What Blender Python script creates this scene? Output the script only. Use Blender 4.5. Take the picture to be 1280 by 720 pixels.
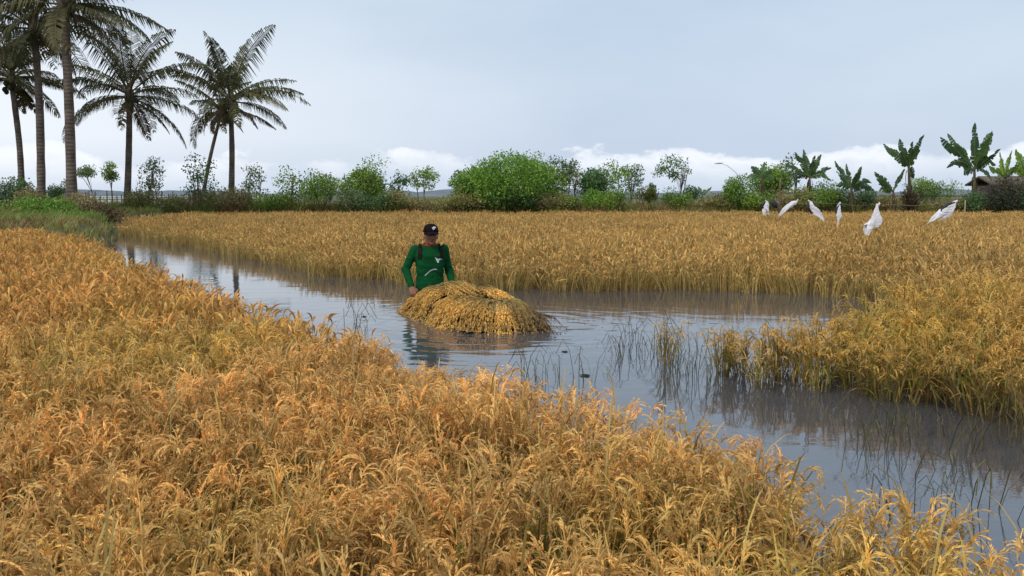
import bpy, math, random
import numpy as np
from mathutils import Vector, Matrix, noise
from mathutils.bvhtree import BVHTree

for o in list(bpy.data.objects): bpy.data.objects.remove(o)
scene = bpy.context.scene
COL = scene.collection
R = math.radians

# ------------------------------------------------------------------ camera
F = 1108.5; CAMH = 1.3; TH = math.atan(117/F)
cd = bpy.data.cameras.new('camera'); cam = bpy.data.objects.new('camera', cd); COL.objects.link(cam)
cam.location = (0, 0, CAMH); cam.rotation_euler = (math.pi/2-TH, 0, 0)
cd.sensor_width = 36; cd.lens = F/1280*36; cd.clip_start = .05; cd.clip_end = 6000
scene.camera = cam

# ------------------------------------------------------------------ world
SUN_EL, SUN_AZ = 52, 215          # azimuth clockwise from +Y : light comes from behind-left
w = bpy.data.worlds.new('World'); scene.world = w; w.use_nodes = True
nt = w.node_tree; nt.nodes.clear()
def N(nt, t, **k):
    n = nt.nodes.new(t)
    for a, b in k.items():
        if a == 'op': n.operation = b
        elif hasattr(n, a): setattr(n, a, b)
    return n
def L(nt, a, b): nt.links.new(a, b)
def mth(nt, op, a, b=None, clamp=False):
    n = nt.nodes.new('ShaderNodeMath'); n.operation = op; n.use_clamp = clamp
    for i, v in enumerate((a, b)):
        if v is None: continue
        if isinstance(v, (int, float)): n.inputs[i].default_value = v
        else: nt.links.new(v, n.inputs[i])
    return n.outputs[0]
def ramp(nt, fac, stops, interp='LINEAR'):
    n = nt.nodes.new('ShaderNodeValToRGB'); cr = n.color_ramp; cr.interpolation = interp
    while len(cr.elements) < len(stops): cr.elements.new(.5)
    for e, (p, c) in zip(cr.elements, stops):
        e.position = p; e.color = (c, c, c, 1) if isinstance(c, (int, float)) else (*c, 1)
    if fac is not None: nt.links.new(fac, n.inputs[0])
    return n.outputs[0]
def mixc(nt, fac, a, b, blend='MIX'):
    n = nt.nodes.new('ShaderNodeMix'); n.data_type = 'RGBA'; n.blend_type = blend
    for i, v in ((0, fac), (6, a), (7, b)):
        if isinstance(v, (int, float)): n.inputs[i].default_value = v
        elif isinstance(v, tuple): n.inputs[i].default_value = (*v, 1)
        else: nt.links.new(v, n.inputs[i])
    return n.outputs[2]
def noise_tex(nt, vec, scale, detail=4, rough=.55, dist=0):
    n = nt.nodes.new('ShaderNodeTexNoise'); n.inputs['Scale'].default_value = scale
    n.inputs['Detail'].default_value = detail; n.inputs['Roughness'].default_value = rough
    n.inputs['Distortion'].default_value = dist
    if vec is not None: nt.links.new(vec, n.inputs['Vector'])
    return n.outputs[0]

sky = N(nt, 'ShaderNodeTexSky'); sky.sky_type = 'NISHITA'; sky.sun_disc = False
sky.sun_elevation = R(SUN_EL); sky.sun_rotation = R(SUN_AZ); sky.air_density = 1.2; sky.dust_density = 2.5
tc = N(nt, 'ShaderNodeTexCoord'); sep = N(nt, 'ShaderNodeSeparateXYZ'); L(nt, tc.outputs['Generated'], sep.inputs[0])
zz = sep.outputs[2]
# high thin overcast veil: lavender blue-grey, patchy
mp = N(nt, 'ShaderNodeMapping'); mp.inputs['Scale'].default_value = (1, 1, 3.2); L(nt, tc.outputs['Generated'], mp.inputs[0])
nv = noise_tex(nt, mp.outputs[0], 1.9, 5, .5)
veilc = mixc(nt, ramp(nt, nv, [(.36, 0), (.66, 1)]), (3.95, 5.0, 6.35), (5.3, 6.25, 7.3))
c1 = mixc(nt, .86, sky.outputs[0], veilc)
# brighter towards the left, near the horizon
hor = ramp(nt, zz, [(0, 1), (.09, .75), (.2, .12), (.45, 0)])
c2 = mixc(nt, mth(nt, 'MULTIPLY', hor, .55), c1, (5.2, 5.85, 7.1))
lft = ramp(nt, sep.outputs[0], [(0, 1), (.001, .55), (.35, 0)])
xs = mth(nt, 'MULTIPLY_ADD', sep.outputs[0], -1.6); xs.node.inputs[2].default_value = .12; xs.node.use_clamp = True
bnd = ramp(nt, zz, [(0, 0), (.01, .3), (.06, 1), (.11, .9), (.2, .15), (.3, 0)])
c3 = mixc(nt, mth(nt, 'MULTIPLY', xs, mth(nt, 'MULTIPLY', bnd, 1.05), True), c2, (7.3, 7.7, 8.2))
# low cumulus band
mp2 = N(nt, 'ShaderNodeMapping'); mp2.inputs['Scale'].default_value = (1, 1, 2.0); mp2.inputs['Location'].default_value = (.62, .35, 0); L(nt, tc.outputs['Generated'], mp2.inputs[0])
ncl = noise_tex(nt, mp2.outputs[0], 9, 6, .58)
nbig = noise_tex(nt, mp2.outputs[0], 3.1, 2, .5)
top = mth(nt, 'MULTIPLY_ADD', nbig, .045); top.node.inputs[2].default_value = .022
dz = mth(nt, 'SUBTRACT', mth(nt, 'ADD', top, mth(nt, 'MULTIPLY', mth(nt, 'SUBTRACT', ncl, .5), .10)), zz)
edge = ramp(nt, dz, [(0, 0), (.003, .5), (.010, .9), (.03, .3), (.05, 0)])
c4 = mixc(nt, mth(nt, 'MULTIPLY', edge, ramp(nt, ncl, [(.38, .08), (.56, 1)])), c3, (7.9, 8.2, 8.6))
# below the horizon: dull
bg = N(nt, 'ShaderNodeBackground'); bg.inputs[1].default_value = .1
L(nt, c4, bg.inputs[0]); wo = N(nt, 'ShaderNodeOutputWorld'); L(nt, bg.outputs[0], wo.inputs[0])

# ------------------------------------------------------------------ sun
sd = bpy.data.lights.new('sun', 'SUN'); so = bpy.data.objects.new('sun', sd); COL.objects.link(so)
sd.energy = 1.5; sd.angle = R(11); sd.color = (1, .93, .82)
az, el = R(SUN_AZ), R(SUN_EL)
sdir = Vector((math.sin(az)*math.cos(el), math.cos(az)*math.cos(el), math.sin(el)))
so.rotation_euler = sdir.to_track_quat('Z', 'Y').to_euler(); so.location = (0, 0, 30)
vs = scene.view_settings; vs.view_transform = 'Standard'; vs.look = 'None'; vs.exposure = .32; vs.gamma = 1; vs.use_curve_mapping = False
scene.render.engine = 'CYCLES'; scene.render.resolution_x = 1024; scene.render.resolution_y = 576
scene.cycles.max_bounces = 6; scene.cycles.transparent_max_bounces = 4

# ------------------------------------------------------------------ helpers
def ray(px, py):
    r, u = (px-640)/F, (360-py)/F
    return Vector((r, math.cos(TH)+u*math.sin(TH), -math.sin(TH)+u*math.cos(TH)))
def G(px, py, z=0.):                       # where the sight line meets height z
    d = ray(px, py); t = (z-CAMH)/d.z; return Vector((0, 0, CAMH))+d*t
def P(px, py, D):                          # point on the sight line at distance D
    d = ray(px, py); return Vector((0, 0, CAMH))+d*(D/d.y)
def tag(o, label=None, cat=None, group=None, kind=None):
    if label: o['label'] = label
    if cat: o['category'] = cat
    if group: o['group'] = group
    if kind: o['kind'] = kind
    return o
def empty(name, loc, label, cat, group=None, rz=0):
    o = bpy.data.objects.new(name, None); COL.objects.link(o); o.location = loc; o.rotation_euler = (0, 0, rz)
    o.empty_display_size = .1
    return tag(o, label, cat, group)

class MB:
    def __init__(s): s.v = []; s.f = []; s.c = []; s.n = 0
    def add(s, vs, fs, col=(.5, .5, .5)):
        b = s.n; s.v.extend([tuple(x) for x in vs]); s.n += len(vs)
        for f in fs: s.f.append(tuple(b+i for i in f)); s.c.append(col)
    def box(s, c, d, col=(.5, .5, .5), rz=0, jit=0):
        cx, cy, cz = c; hx, hy, hz = d[0]/2, d[1]/2, d[2]/2; vs = []
        for sx, sy, sz in ((-1,-1,-1),(1,-1,-1),(1,1,-1),(-1,1,-1),(-1,-1,1),(1,-1,1),(1,1,1),(-1,1,1)):
            x, y = sx*hx, sy*hy
            vs.append((cx+x*math.cos(rz)-y*math.sin(rz), cy+x*math.sin(rz)+y*math.cos(rz), cz+sz*hz+random.uniform(-jit, jit)))
        s.add(vs, [(0,3,2,1),(4,5,6,7),(0,1,5,4),(1,2,6,5),(2,3,7,6),(3,0,4,7)], col)
    def tube(s, pts, rad, n=6, col=(.5,.5,.5), cap=True):
        pts = [Vector(p) for p in pts]; vs = []; fs = []
        for i, p in enumerate(pts):
            t = (pts[min(i+1, len(pts)-1)]-pts[max(i-1, 0)]).normalized()
            a = t.cross(Vector((0, 1, 0.01))); 
            if a.length < .1: a = t.cross(Vector((1, 0, 0)))
            a.normalize(); b = t.cross(a)
            r = rad[i] if isinstance(rad, (list, tuple)) else rad
            for k in range(n):
                an = 2*math.pi*k/n; vs.append(p+a*(math.cos(an)*r)+b*(math.sin(an)*r))
        for i in range(len(pts)-1):
            for k in range(n):
                k2 = (k+1) % n; fs.append((i*n+k, i*n+k2, (i+1)*n+k2, (i+1)*n+k))
        if cap:
            fs.append(tuple(range(n-1, -1, -1))); m = (len(pts)-1)*n; fs.append(tuple(m+k for k in range(n)))
        s.add(vs, fs, col)
    def ribbon(s, pts, wid, side, col):
        vs = []
        for p, wd in zip(pts, wid): p = Vector(p); vs += [p-side*wd*.5, p+side*wd*.5]
        s.add(vs, [(2*i, 2*i+1, 2*i+3, 2*i+2) for i in range(len(pts)-1)], col)
    def mesh(s, name, mat, smooth=False):
        me = bpy.data.meshes.new(name); me.from_pydata(s.v, [], s.f)
        ca = me.color_attributes.new('Col', 'FLOAT_COLOR', 'CORNER')
        nl = np.array([len(f) for f in s.f]); cc = np.ones((len(s.f), 4), np.float32)
        if len(s.f): cc[:, :3] = np.array(s.c, np.float32)[:, :3]
        ca.data.foreach_set('color', np.repeat(cc, nl, axis=0).ravel())
        me.materials.append(mat)
        if smooth: me.shade_smooth()
        return me
    def build(s, name, mat, parent=None, smooth=False):
        o = bpy.data.objects.new(name, s.mesh(name, mat, smooth)); COL.objects.link(o)
        if parent is not None: o.parent = parent
        return o

def mat_new(name):
    m = bpy.data.materials.new(name); m.use_nodes = True; nt = m.node_tree
    return m, nt, nt.nodes['Principled BSDF']
def mat_plain(name, col, rough=.8, var=.25, scale=8, bump=.0, metallic=0, spec=.2):
    m, nt, p = mat_new(name); tc = N(nt, 'ShaderNodeTexCoord')
    nz = noise_tex(nt, tc.outputs['Object'], scale, 5)
    a = tuple(c*(1-var) for c in col); b = tuple(min(1, c*(1+var)) for c in col)
    L(nt, mixc(nt, ramp(nt, nz, [(.3, 0), (.7, 1)]), a, b), p.inputs['Base Color'])
    p.inputs['Roughness'].default_value = rough; p.inputs['Metallic'].default_value = metallic; p.inputs['Specular IOR Level'].default_value = spec
    if bump:
        bn = N(nt, 'ShaderNodeBump'); bn.inputs['Strength'].default_value = bump; bn.inputs['Distance'].default_value = .01
        L(nt, nz, bn.inputs['Height']); L(nt, bn.outputs[0], p.inputs['Normal'])
    return m
def mat_leaf(name, trans=.3, rough=.6, patch=None, pscale=.5, rnd=.35, pthr=(.45, .65), spec=.25):
    """albedo from the Col attribute, varied per instance; patches of a second colour from world-space noise"""
    m, nt, p = mat_new(name); at = N(nt, 'ShaderNodeVertexColor'); at.layer_name = 'Col'
    col = at.outputs[0]
    if patch:
        ge = N(nt, 'ShaderNodeNewGeometry')
        nz = noise_tex(nt, ge.outputs['Position'], pscale, 3)
        col = mixc(nt, ramp(nt, nz, [(pthr[0], 0), (pthr[1], patch[3])]), col, mixc(nt, 1.0, col, patch[:3], 'MULTIPLY'))
    oi = N(nt, 'ShaderNodeObjectInfo')
    k = mth(nt, 'MULTIPLY_ADD', oi.outputs['Random'], rnd); k.node.inputs[2].default_value = 1-rnd/2
    hs = N(nt, 'ShaderNodeHueSaturation'); L(nt, col, hs.inputs['Color']); L(nt, k, hs.inputs['Value'])
    L(nt, hs.outputs[0], p.inputs['Base Color']); p.inputs['Roughness'].default_value = rough
    p.inputs['Specular IOR Level'].default_value = spec
    tr = N(nt, 'ShaderNodeBsdfTranslucent'); L(nt, hs.outputs[0], tr.inputs[0])
    mx = N(nt, 'ShaderNodeMixShader'); mx.inputs[0].default_value = trans
    L(nt, p.outputs[0], mx.inputs[1]); L(nt, tr.outputs[0], mx.inputs[2]); L(nt, mx.outputs[0], nt.nodes['Material Output'].inputs[0])
    return m

M_rice = mat_leaf('ripe rice straw', .25, .55, patch=(.74, .95, .55, .6), pscale=.55, rnd=.5, pthr=(.52, .72))
M_rice_far = mat_leaf('far rice straw', .25, .6, patch=(.82, .8, .8, .8), pscale=.25, rnd=.3, pthr=(.45, .62))
M_rice_green = mat_leaf('greenish rice straw', .25, .55, patch=(.86, .92, .55, .6), pscale=.8, rnd=.45, pthr=(.42, .62))
M_leaf = mat_leaf('tree leaf', .3, .5, rnd=.15)
M_palm = mat_leaf('palm frond', .1, .7, rnd=.15, spec=.08)
M_banana = mat_leaf('banana leaf', .3, .4, rnd=.2)
M_weed = mat_leaf('weeds', .25, .6, rnd=.5, patch=(.7, 1.05, .5, .8), pscale=.3)
M_sheaf = mat_leaf('cut straw', .2, .6, rnd=.1)
M_bark = mat_plain('grey brown bark', (.13, .10, .075), .9, .4, 7, .5)
M_paltrunk = None
def trunk_mat():
    m, nt, p = mat_new('palm trunk'); tc = N(nt, 'ShaderNodeTexCoord'); sp = N(nt, 'ShaderNodeSeparateXYZ'); L(nt, tc.outputs['Object'], sp.inputs[0])
    nz = noise_tex(nt, tc.outputs['Object'], 3, 6)
    rg = mth(nt, 'SINE', mth(nt, 'MULTIPLY', mth(nt, 'ADD', sp.outputs[2], mth(nt, 'MULTIPLY', nz, .12)), 42))
    c = mixc(nt, ramp(nt, nz, [(.35, 0), (.65, 1)]), (.085, .062, .05), (.20, .155, .12))
    c = mixc(nt, ramp(nt, rg, [(.6, 0), (1, .28)]), c, (.05, .035, .03))
    L(nt, c, p.inputs['Base Color']); p.inputs['Roughness'].default_value = .9
    bn = N(nt, 'ShaderNodeBump'); bn.inputs['Strength'].default_value = .35; bn.inputs['Distance'].default_value = .02
    L(nt, rg, bn.inputs['Height']); L(nt, bn.outputs[0], p.inputs['Normal']); return m
M_paltrunk = trunk_mat()

# ------------------------------------------------------------------ ground and water
rng = np.random.default_rng(7); random.seed(5)
def sst(a, b, x): t = min(1, max(0, (x-a)/(b-a))); return t*t*(3-2*t)
XL = ([20, 24, 29, 36, 42], [-9.0, -10.6, -13.1, -15, -15.5])
def bank_h(x, y):
    b = sst(41.0, 42.6, y+.5*math.sin(x*.23)+.3*math.sin(x*.9))
    xl = float(np.interp(y, *XL))+.4*math.sin(y*1.3)
    lb = sst(0, 1.1, xl-x)*sst(20.2, 21.4, y)
    k = max(b, lb)
    nz = noise.noise(Vector((x*.35, y*.35, 3)))*.16
    nz += noise.noise(Vector((x*1.4, y*1.4, 9)))*.05
    far = sst(46, 60, y)
    return -.65+k*(1.12+nz-.25*far)+(.03*noise.noise(Vector((x, y, 0))))
xsn = np.concatenate([[-3000, -1200, -500, -200, -110, -80], np.arange(-60, 60.1, .75), [80, 110, 200, 500, 1200, 3000]])
ysn = np.concatenate([[-600, -150, -40, -12], np.arange(-6, 19, 2.5), np.arange(19, 64, .6), [70, 80, 100, 140, 220, 400, 800, 1600, 3500]])
gv = [(x, y, bank_h(x, y) if abs(x) < 3100 else 0) for y in ysn for x in xsn]
nx = len(xsn); gf = [(j*nx+i, j*nx+i+1, (j+1)*nx+i+1, (j+1)*nx+i) for j in range(len(ysn)-1) for i in range(nx-1)]
gm = bpy.data.meshes.new('ground'); gm.from_pydata(gv, [], gf); gm.shade_smooth()
m, nt, p = mat_new('bank earth'); ge = N(nt, 'ShaderNodeNewGeometry')
n1 = noise_tex(nt, ge.outputs['Position'], .5, 6); n2 = noise_tex(nt, ge.outputs['Position'], 5, 6)
c = mixc(nt, ramp(nt, n1, [(.35, 0), (.6, 1)]), (.10, .075, .03), (.085, .10, .028))
c = mixc(nt, ramp(nt, n2, [(.4, 0), (.65, .6)]), c, (.19, .14, .075))
L(nt, c, p.inputs['Base Color']); p.inputs['Roughness'].default_value = .95
bn = N(nt, 'ShaderNodeBump'); bn.inputs['Strength'].default_value = .7; bn.inputs['Distance'].default_value = .05
L(nt, n2, bn.inputs['Height']); L(nt, bn.outputs[0], p.inputs['Normal']); gm.materials.append(m)
g = bpy.data.objects.new('ground', gm); COL.objects.link(g); tag(g, 'flat muddy ground with a low earth bank behind the paddy', kind='structure')

wm = bpy.data.meshes.new('water'); wm.from_pydata([(-90, -40, 0), (90, -40, 0), (90, 43.5, 0), (-90, 43.5, 0)], [], [(0, 1, 2, 3)])
m, nt, p = mat_new('paddy water'); ge = N(nt, 'ShaderNodeNewGeometry')
n0 = noise_tex(nt, ge.outputs['Position'], .35, 3)
L(nt, mixc(nt, n0, (.058, .060, .068), (.085, .088, .098)), p.inputs['Base Color'])
p.inputs['IOR'].default_value = 2.1; p.inputs['Roughness'].default_value = .035
mp = N(nt, 'ShaderNodeMapping'); mp.inputs['Rotation'].default_value = (0, 0, R(12)); mp.inputs['Scale'].default_value = (.55, 1.25, 1); L(nt, ge.outputs['Position'], mp.inputs[0])
w1 = noise_tex(nt, mp.outputs[0], 2.2, 2, .5, .4); w2 = noise_tex(nt, mp.outputs[0], 11, 3, .6)
pm = ramp(nt, noise_tex(nt, mp.outputs[0], .33, 2), [(.38, .12), (.66, 1)])
# rings spreading from the pushed raft
vd = N(nt, 'ShaderNodeVectorMath'); vd.operation = 'DISTANCE'; L(nt, ge.outputs['Position'], vd.inputs[0]); vd.inputs[1].default_value = (-.2, 8.6, 0)
rs = mth(nt, 'SINE', mth(nt, 'MULTIPLY', mth(nt, 'ADD', vd.outputs['Value'], mth(nt, 'MULTIPLY', w1, .7)), 21))
rf = ramp(nt, mth(nt, 'MULTIPLY', vd.outputs['Value'], .25), [(.2, 1), (.42, .35), (.75, 0)])
ring = mth(nt, 'MULTIPLY', mth(nt, 'MULTIPLY', rs, rf), .34)
hgt = mth(nt, 'ADD', mth(nt, 'ADD', mth(nt, 'MULTIPLY', w1, .8), mth(nt, 'MULTIPLY', mth(nt, 'MULTIPLY', w2, pm), .34)), ring)
bn = N(nt, 'ShaderNodeBump'); bn.inputs['Strength'].default_value = 1; bn.inputs['Distance'].default_value = .0045
L(nt, hgt, bn.inputs['Height']); L(nt, bn.outputs[0], p.inputs['Normal']); wm.materials.append(m)
wo_ = bpy.data.objects.new('water', wm); COL.objects.link(wo_); tag(wo_, 'calm grey lavender water flooding the channel and the paddy', kind='structure')

# ------------------------------------------------------------------ scatter by geometry nodes
def scatter(name, pts, rots, scl, idx, coll, label, cat):
    me = bpy.data.meshes.new(name); me.from_pydata([tuple(p) for p in pts], [], [])
    a = me.attributes.new('rot', 'FLOAT_VECTOR', 'POINT'); a.data.foreach_set('vector', np.asarray(rots, np.float32).ravel())
    a = me.attributes.new('scl', 'FLOAT_VECTOR', 'POINT'); a.data.foreach_set('vector', np.asarray(scl, np.float32).ravel())
    a = me.attributes.new('idx', 'INT', 'POINT'); a.data.foreach_set('value', np.asarray(idx, np.int32))
    o = bpy.data.objects.new(name, me); COL.objects.link(o); tag(o, label, cat, kind='stuff')
    gt = bpy.data.node_groups.new('scatter_'+name, 'GeometryNodeTree')
    gt.interface.new_socket('Geometry', in_out='INPUT', socket_type='NodeSocketGeometry')
    gt.interface.new_socket('Geometry', in_out='OUTPUT', socket_type='NodeSocketGeometry')
    gi = gt.nodes.new('NodeGroupInput'); go = gt.nodes.new('NodeGroupOutput')
    ci = gt.nodes.new('GeometryNodeCollectionInfo'); ci.inputs['Collection'].default_value = coll
    ci.inputs['Separate Children'].default_value = True; ci.inputs['Reset Children'].default_value = True
    ip = gt.nodes.new('GeometryNodeInstanceOnPoints'); ip.inputs['Pick Instance'].default_value = True
    def na(nm, ty):
        n = gt.nodes.new('GeometryNodeInputNamedAttribute'); n.data_type = ty; n.inputs['Name'].default_value = nm; return n.outputs[0]
    gt.links.new(gi.outputs[0], ip.inputs['Points']); gt.links.new(ci.outputs[0], ip.inputs['Instance'])
    gt.links.new(na('idx', 'INT'), ip.inputs['Instance Index']); gt.links.new(na('scl', 'FLOAT_VECTOR'), ip.inputs['Scale'])
    er = gt.nodes.new('FunctionNodeEulerToRotation'); gt.links.new(na('rot', 'FLOAT_VECTOR'), er.inputs[0]); gt.links.new(er.outputs[0], ip.inputs['Rotation'])
    gt.links.new(ip.outputs[0], go.inputs[0])
    md = o.modifiers.new('scatter', 'NODES'); md.node_group = gt
    return o
def proto_coll(name, meshes):
    c = bpy.data.collections.new(name)
    for i, me in enumerate(meshes):
        o = bpy.data.objects.new('%s_%02d' % (name, i), me); c.objects.link(o)
    return c

def vary(c, s, rnd=random):
    k = 1+rnd.uniform(-s, s); h = rnd.uniform(-s, s)*.2
    return (c[0]*k*(1+h), c[1]*k, c[2]*k*(1-h))
GRAIN = (.73, .43, .14); STEM = (.52, .345, .11); LEAF = (.48, .31, .095); GRN = (.29, .28, .05)
def rice_tuft(seed, mat, culms=13, H=.50, detail=2, green=.15, spread=.11, stemw=.004, leafw=.009):
    rd = random.Random(seed); b = MB()
    lean0 = Vector((rd.gauss(0, .05), rd.gauss(0, .05), 0))
    for k in range(culms):
        a = rd.uniform(0, 2*math.pi); r = spread*math.sqrt(rd.random())*.42
        base = Vector((math.cos(a)*r, math.sin(a)*r, -.12)); h = (H+.12)*rd.uniform(.70, 1.02)
        out = Vector((math.cos(a), math.sin(a), 0))*rd.uniform(.02, .20)+lean0
        tip = base+Vector((out.x*h, out.y*h, h)); mid = (base+tip)/2-Vector((out.x, out.y, 0))*h*.12
        sd_ = Vector((-math.sin(a+1), math.cos(a+1), 0))
        sc = vary(GRN if rd.random() < green else STEM, .25, rd)
        b.ribbon([base, mid, tip], [stemw*1.3, stemw*1.2, stemw], sd_, sc)
        if detail > 1: b.ribbon([base, mid, tip], [stemw*1.3, stemw*1.2, stemw], sd_.cross(Vector((0, 0, 1))), sc)
        # leaf blades
        for q in range(3 if detail > 1 else 1):
            la = a+rd.gauss(0, 1.3); ld = Vector((math.cos(la), math.sin(la), 0)); t0 = rd.uniform(.25, .75)
            p0 = base.lerp(tip, t0); ll = h*rd.uniform(.45, .75); pts = []; up = rd.uniform(.75, 1.5)
            for s in (0, .3, .6, .85, 1):
                pts.append(p0+ld*(ll*.45*s*(.4+.6*s))+Vector((0, 0, ll*(up*s-.62*s*s))))
            sdl = Vector((-ld.y, ld.x, 0)); lc = vary(GRN if rd.random() < green*1.6 else LEAF, .42, rd)
            b.ribbon(pts, [leafw*.6, leafw, leafw, leafw*.6, .001], sdl, lc)
        # drooping panicle
        pa = a+rd.gauss(0, .7); pd = Vector((math.cos(pa), math.sin(pa), 0))
        pl = rd.uniform(.075, .13)*(H/.5); n = 11 if detail > 1 else 4; pts = []
        dr = rd.uniform(.35, 1.3)
        ang = math.atan2(1, max(.05, out.length*.6)) ; pos = tip.copy(); step = pl/n
        for i in range(n+1):
            pts.append(pos.copy()); t = ang-dr*2.0*((i+.5)/n)**1.1
            pos = pos+(pd*math.cos(t)+Vector((0, 0, math.sin(t))))*step
        gc = vary(GRAIN, .34, rd); sdp = Vector((-pd.y, pd.x, 0))
        if detail > 1:
            b.ribbon(pts, [.003]*(n+1), sdp, gc)
            for br_ in range(4):          # the panicle splits into fine hanging branchlets
                st = rd.randint(1, 4) if br_ else 1; ps = pts[st].copy(); dv = (pts[st]-pts[st-1]).normalized()
                dv = (dv+sdp*rd.gauss(0, .28)+Vector((0, 0, rd.gauss(.05, .2)))).normalized(); nb_ = rd.randint(6, 10); hang = rd.uniform(.2, .5); c1 = vary(gc, .18, rd)
                for q in range(nb_):
                    dv = (dv+Vector((0, 0, -hang))).normalized(); pn = ps+dv*.0105
                    for s in (-1, 1):
                        dirv = (dv+sdp*s*.30+Vector((rd.gauss(0,.15), rd.gauss(0,.15), 0))).normalized()
                        sx = dirv.cross(Vector((rd.gauss(0,1), rd.gauss(0,1), rd.gauss(0,1)))).normalized()*.0023
                        b.add([ps, ps+dirv*.009+sx, ps+dirv*.018, ps+dirv*.009-sx], [(0, 1, 2, 3)], vary(c1, .18, rd))
                    ps = pn
        else:
            wds = [.006, .013, .016, .013, .004]
            b.ribbon(pts, wds, sdp, gc)
            b.ribbon([q+Vector((0, 0, .0)) for q in pts], wds, (sdp.cross((pts[2]-pts[0]).normalized())).normalized(), vary(gc, .1, rd))
    return b.mesh('rice_tuft', mat)
C_near = proto_coll('rice_tuft_near', [rice_tuft(i, M_rice, 18, .47, 2, .07, .13, .0034, .006) for i in range(14)])
C_mid = proto_coll('rice_tuft_mid', [rice_tuft(40+i, M_rice, 18, .44, 1, .06, .16, .005, .009) for i in range(10)])
g0_, s0_ = GRAIN, STEM; GRAIN, STEM = (.68, .45, .16), (.56, .40, .14)
C_far = proto_coll('rice_tuft_far', [rice_tuft(60+i, M_rice_far, 20, .41, 1, .05, .26, .006, .009) for i in range(10)])
GRAIN, STEM = (.66, .40, .11), (.27, .185, .07)
C_green = proto_coll('rice_tuft_green', [rice_tuft(80+i, M_rice_green, 14, .45, 2, .16, .13, .0042, .008) for i in range(12)])

GRAIN, STEM = g0_, s0_
def inpoly(px, py, poly):
    ins = np.zeros(len(px), bool); n = len(poly)
    for i in range(n):
        x1, y1 = poly[i][:2]; x2, y2 = poly[(i+1) % n][:2]
        c = ((y1 > py) != (y2 > py)) & (px < (x2-x1)*(py-y1)/(y2-y1+1e-12)+x1); ins ^= c
    return ins
def edge_dist(px, py, line):
    d = np.full(len(px), 1e9)
    for (x1, y1), (x2, y2) in zip(line[:-1], line[1:]):
        vx, vy = x2-x1, y2-y1; t = np.clip(((px-x1)*vx+(py-y1)*vy)/(vx*vx+vy*vy), 0, 1)
        d = np.minimum(d, np.hypot(px-x1-t*vx, py-y1-t*vy))
    return d
def sample(x0, x1, y0, y1, dens):
    """jittered grid"""
    s = 1/math.sqrt(dens); X, Y = np.meshgrid(np.arange(x0, x1, s), np.arange(y0, y1, s))
    X = X.ravel()+rng.uniform(-.48, .48, X.size)*s; Y = Y.ravel()+rng.uniform(-.48, .48, Y.size)*s
    return X, Y
def ptsattr(x, y, smin, smax, nproto, z=0, tilt=.08, hv=None):
    n = len(x); s = rng.uniform(smin, smax, n); sz = s*(hv if hv is not None else 1)*rng.uniform(.88, 1.06, n)
    P_ = np.stack([x, y, np.full(n, z) if np.isscalar(z) else z], 1)
    # wind and lodging: neighbours lean alike
    lx = np.array([noise.noise(Vector((a*.8, b*.8, 1))) for a, b in zip(x, y)])*.20
    ly = np.array([noise.noise(Vector((a*.8, b*.8, 7))) for a, b in zip(x, y)])*.20
    Rt = np.stack([rng.normal(0, tilt, n)+lx, rng.normal(0, tilt, n)+ly, rng.uniform(0, 6.283, n)], 1)
    return P_, Rt, np.stack([s, s, sz], 1), rng.integers(0, nproto, n)
def xy(v): return (v.x, v.y)
EDGE_N = [xy(G(px, py, .40 if px < 700 else .34)) for px, py in [(-420, 288), (0, 286), (60, 291), (120, 303), (165, 328), (250, 354), (330, 385), (430, 412), (540, 445), (620, 476), (700, 500), (800, 538), (900, 573), (1000, 608), (1100, 640), (1200, 672), (1300, 712)]]
poly_n = EDGE_N+[(1.75, 1.9), (1.9, .6), (1.9, .3), (-16, .3), (-24, 12), (-24, 20)]
x, y = sample(-24, 3, .75, 21, 42)
k = inpoly(x, y, poly_n) & (np.abs(x) < .66*y+1.6); x, y = x[k], y[k]
ed = edge_dist(x, y, EDGE_N)
keep = (rng.random(len(x)) < np.clip(.5+ed*2.6, 0, 1)) & (rng.random(len(x)) < np.where(y > 9, .62, 1))
# bare gaps where the water shows
gap = np.array([noise.noise(Vector((a*1.7, b*1.7, 20))) for a, b in zip(x, y)]); keep &= ~((gap > .42) & (y < 7) & (rng.random(len(x)) < .85))
x, y, ed = x[keep], y[keep], ed[keep]
hv = np.array([1+.16*noise.noise(Vector((a*.9, b*.9, 33))) for a, b in zip(x, y)])*np.clip(.86+ed*.3, 0, 1)
nr = y < 5.5
scatter('rice_plants', *ptsattr(x[nr], y[nr], .82, 1.05, 14, hv=hv[nr]), C_near, 'ripe golden rice with drooping seed heads filling the foreground paddy', 'rice')
scatter('rice_plants', *ptsattr(x[~nr], y[~nr], .92, 1.1, 10, hv=hv[~nr]), C_mid, 'golden rice in the left paddy, stretching from the foreground rice back to the palms', 'rice')

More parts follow.
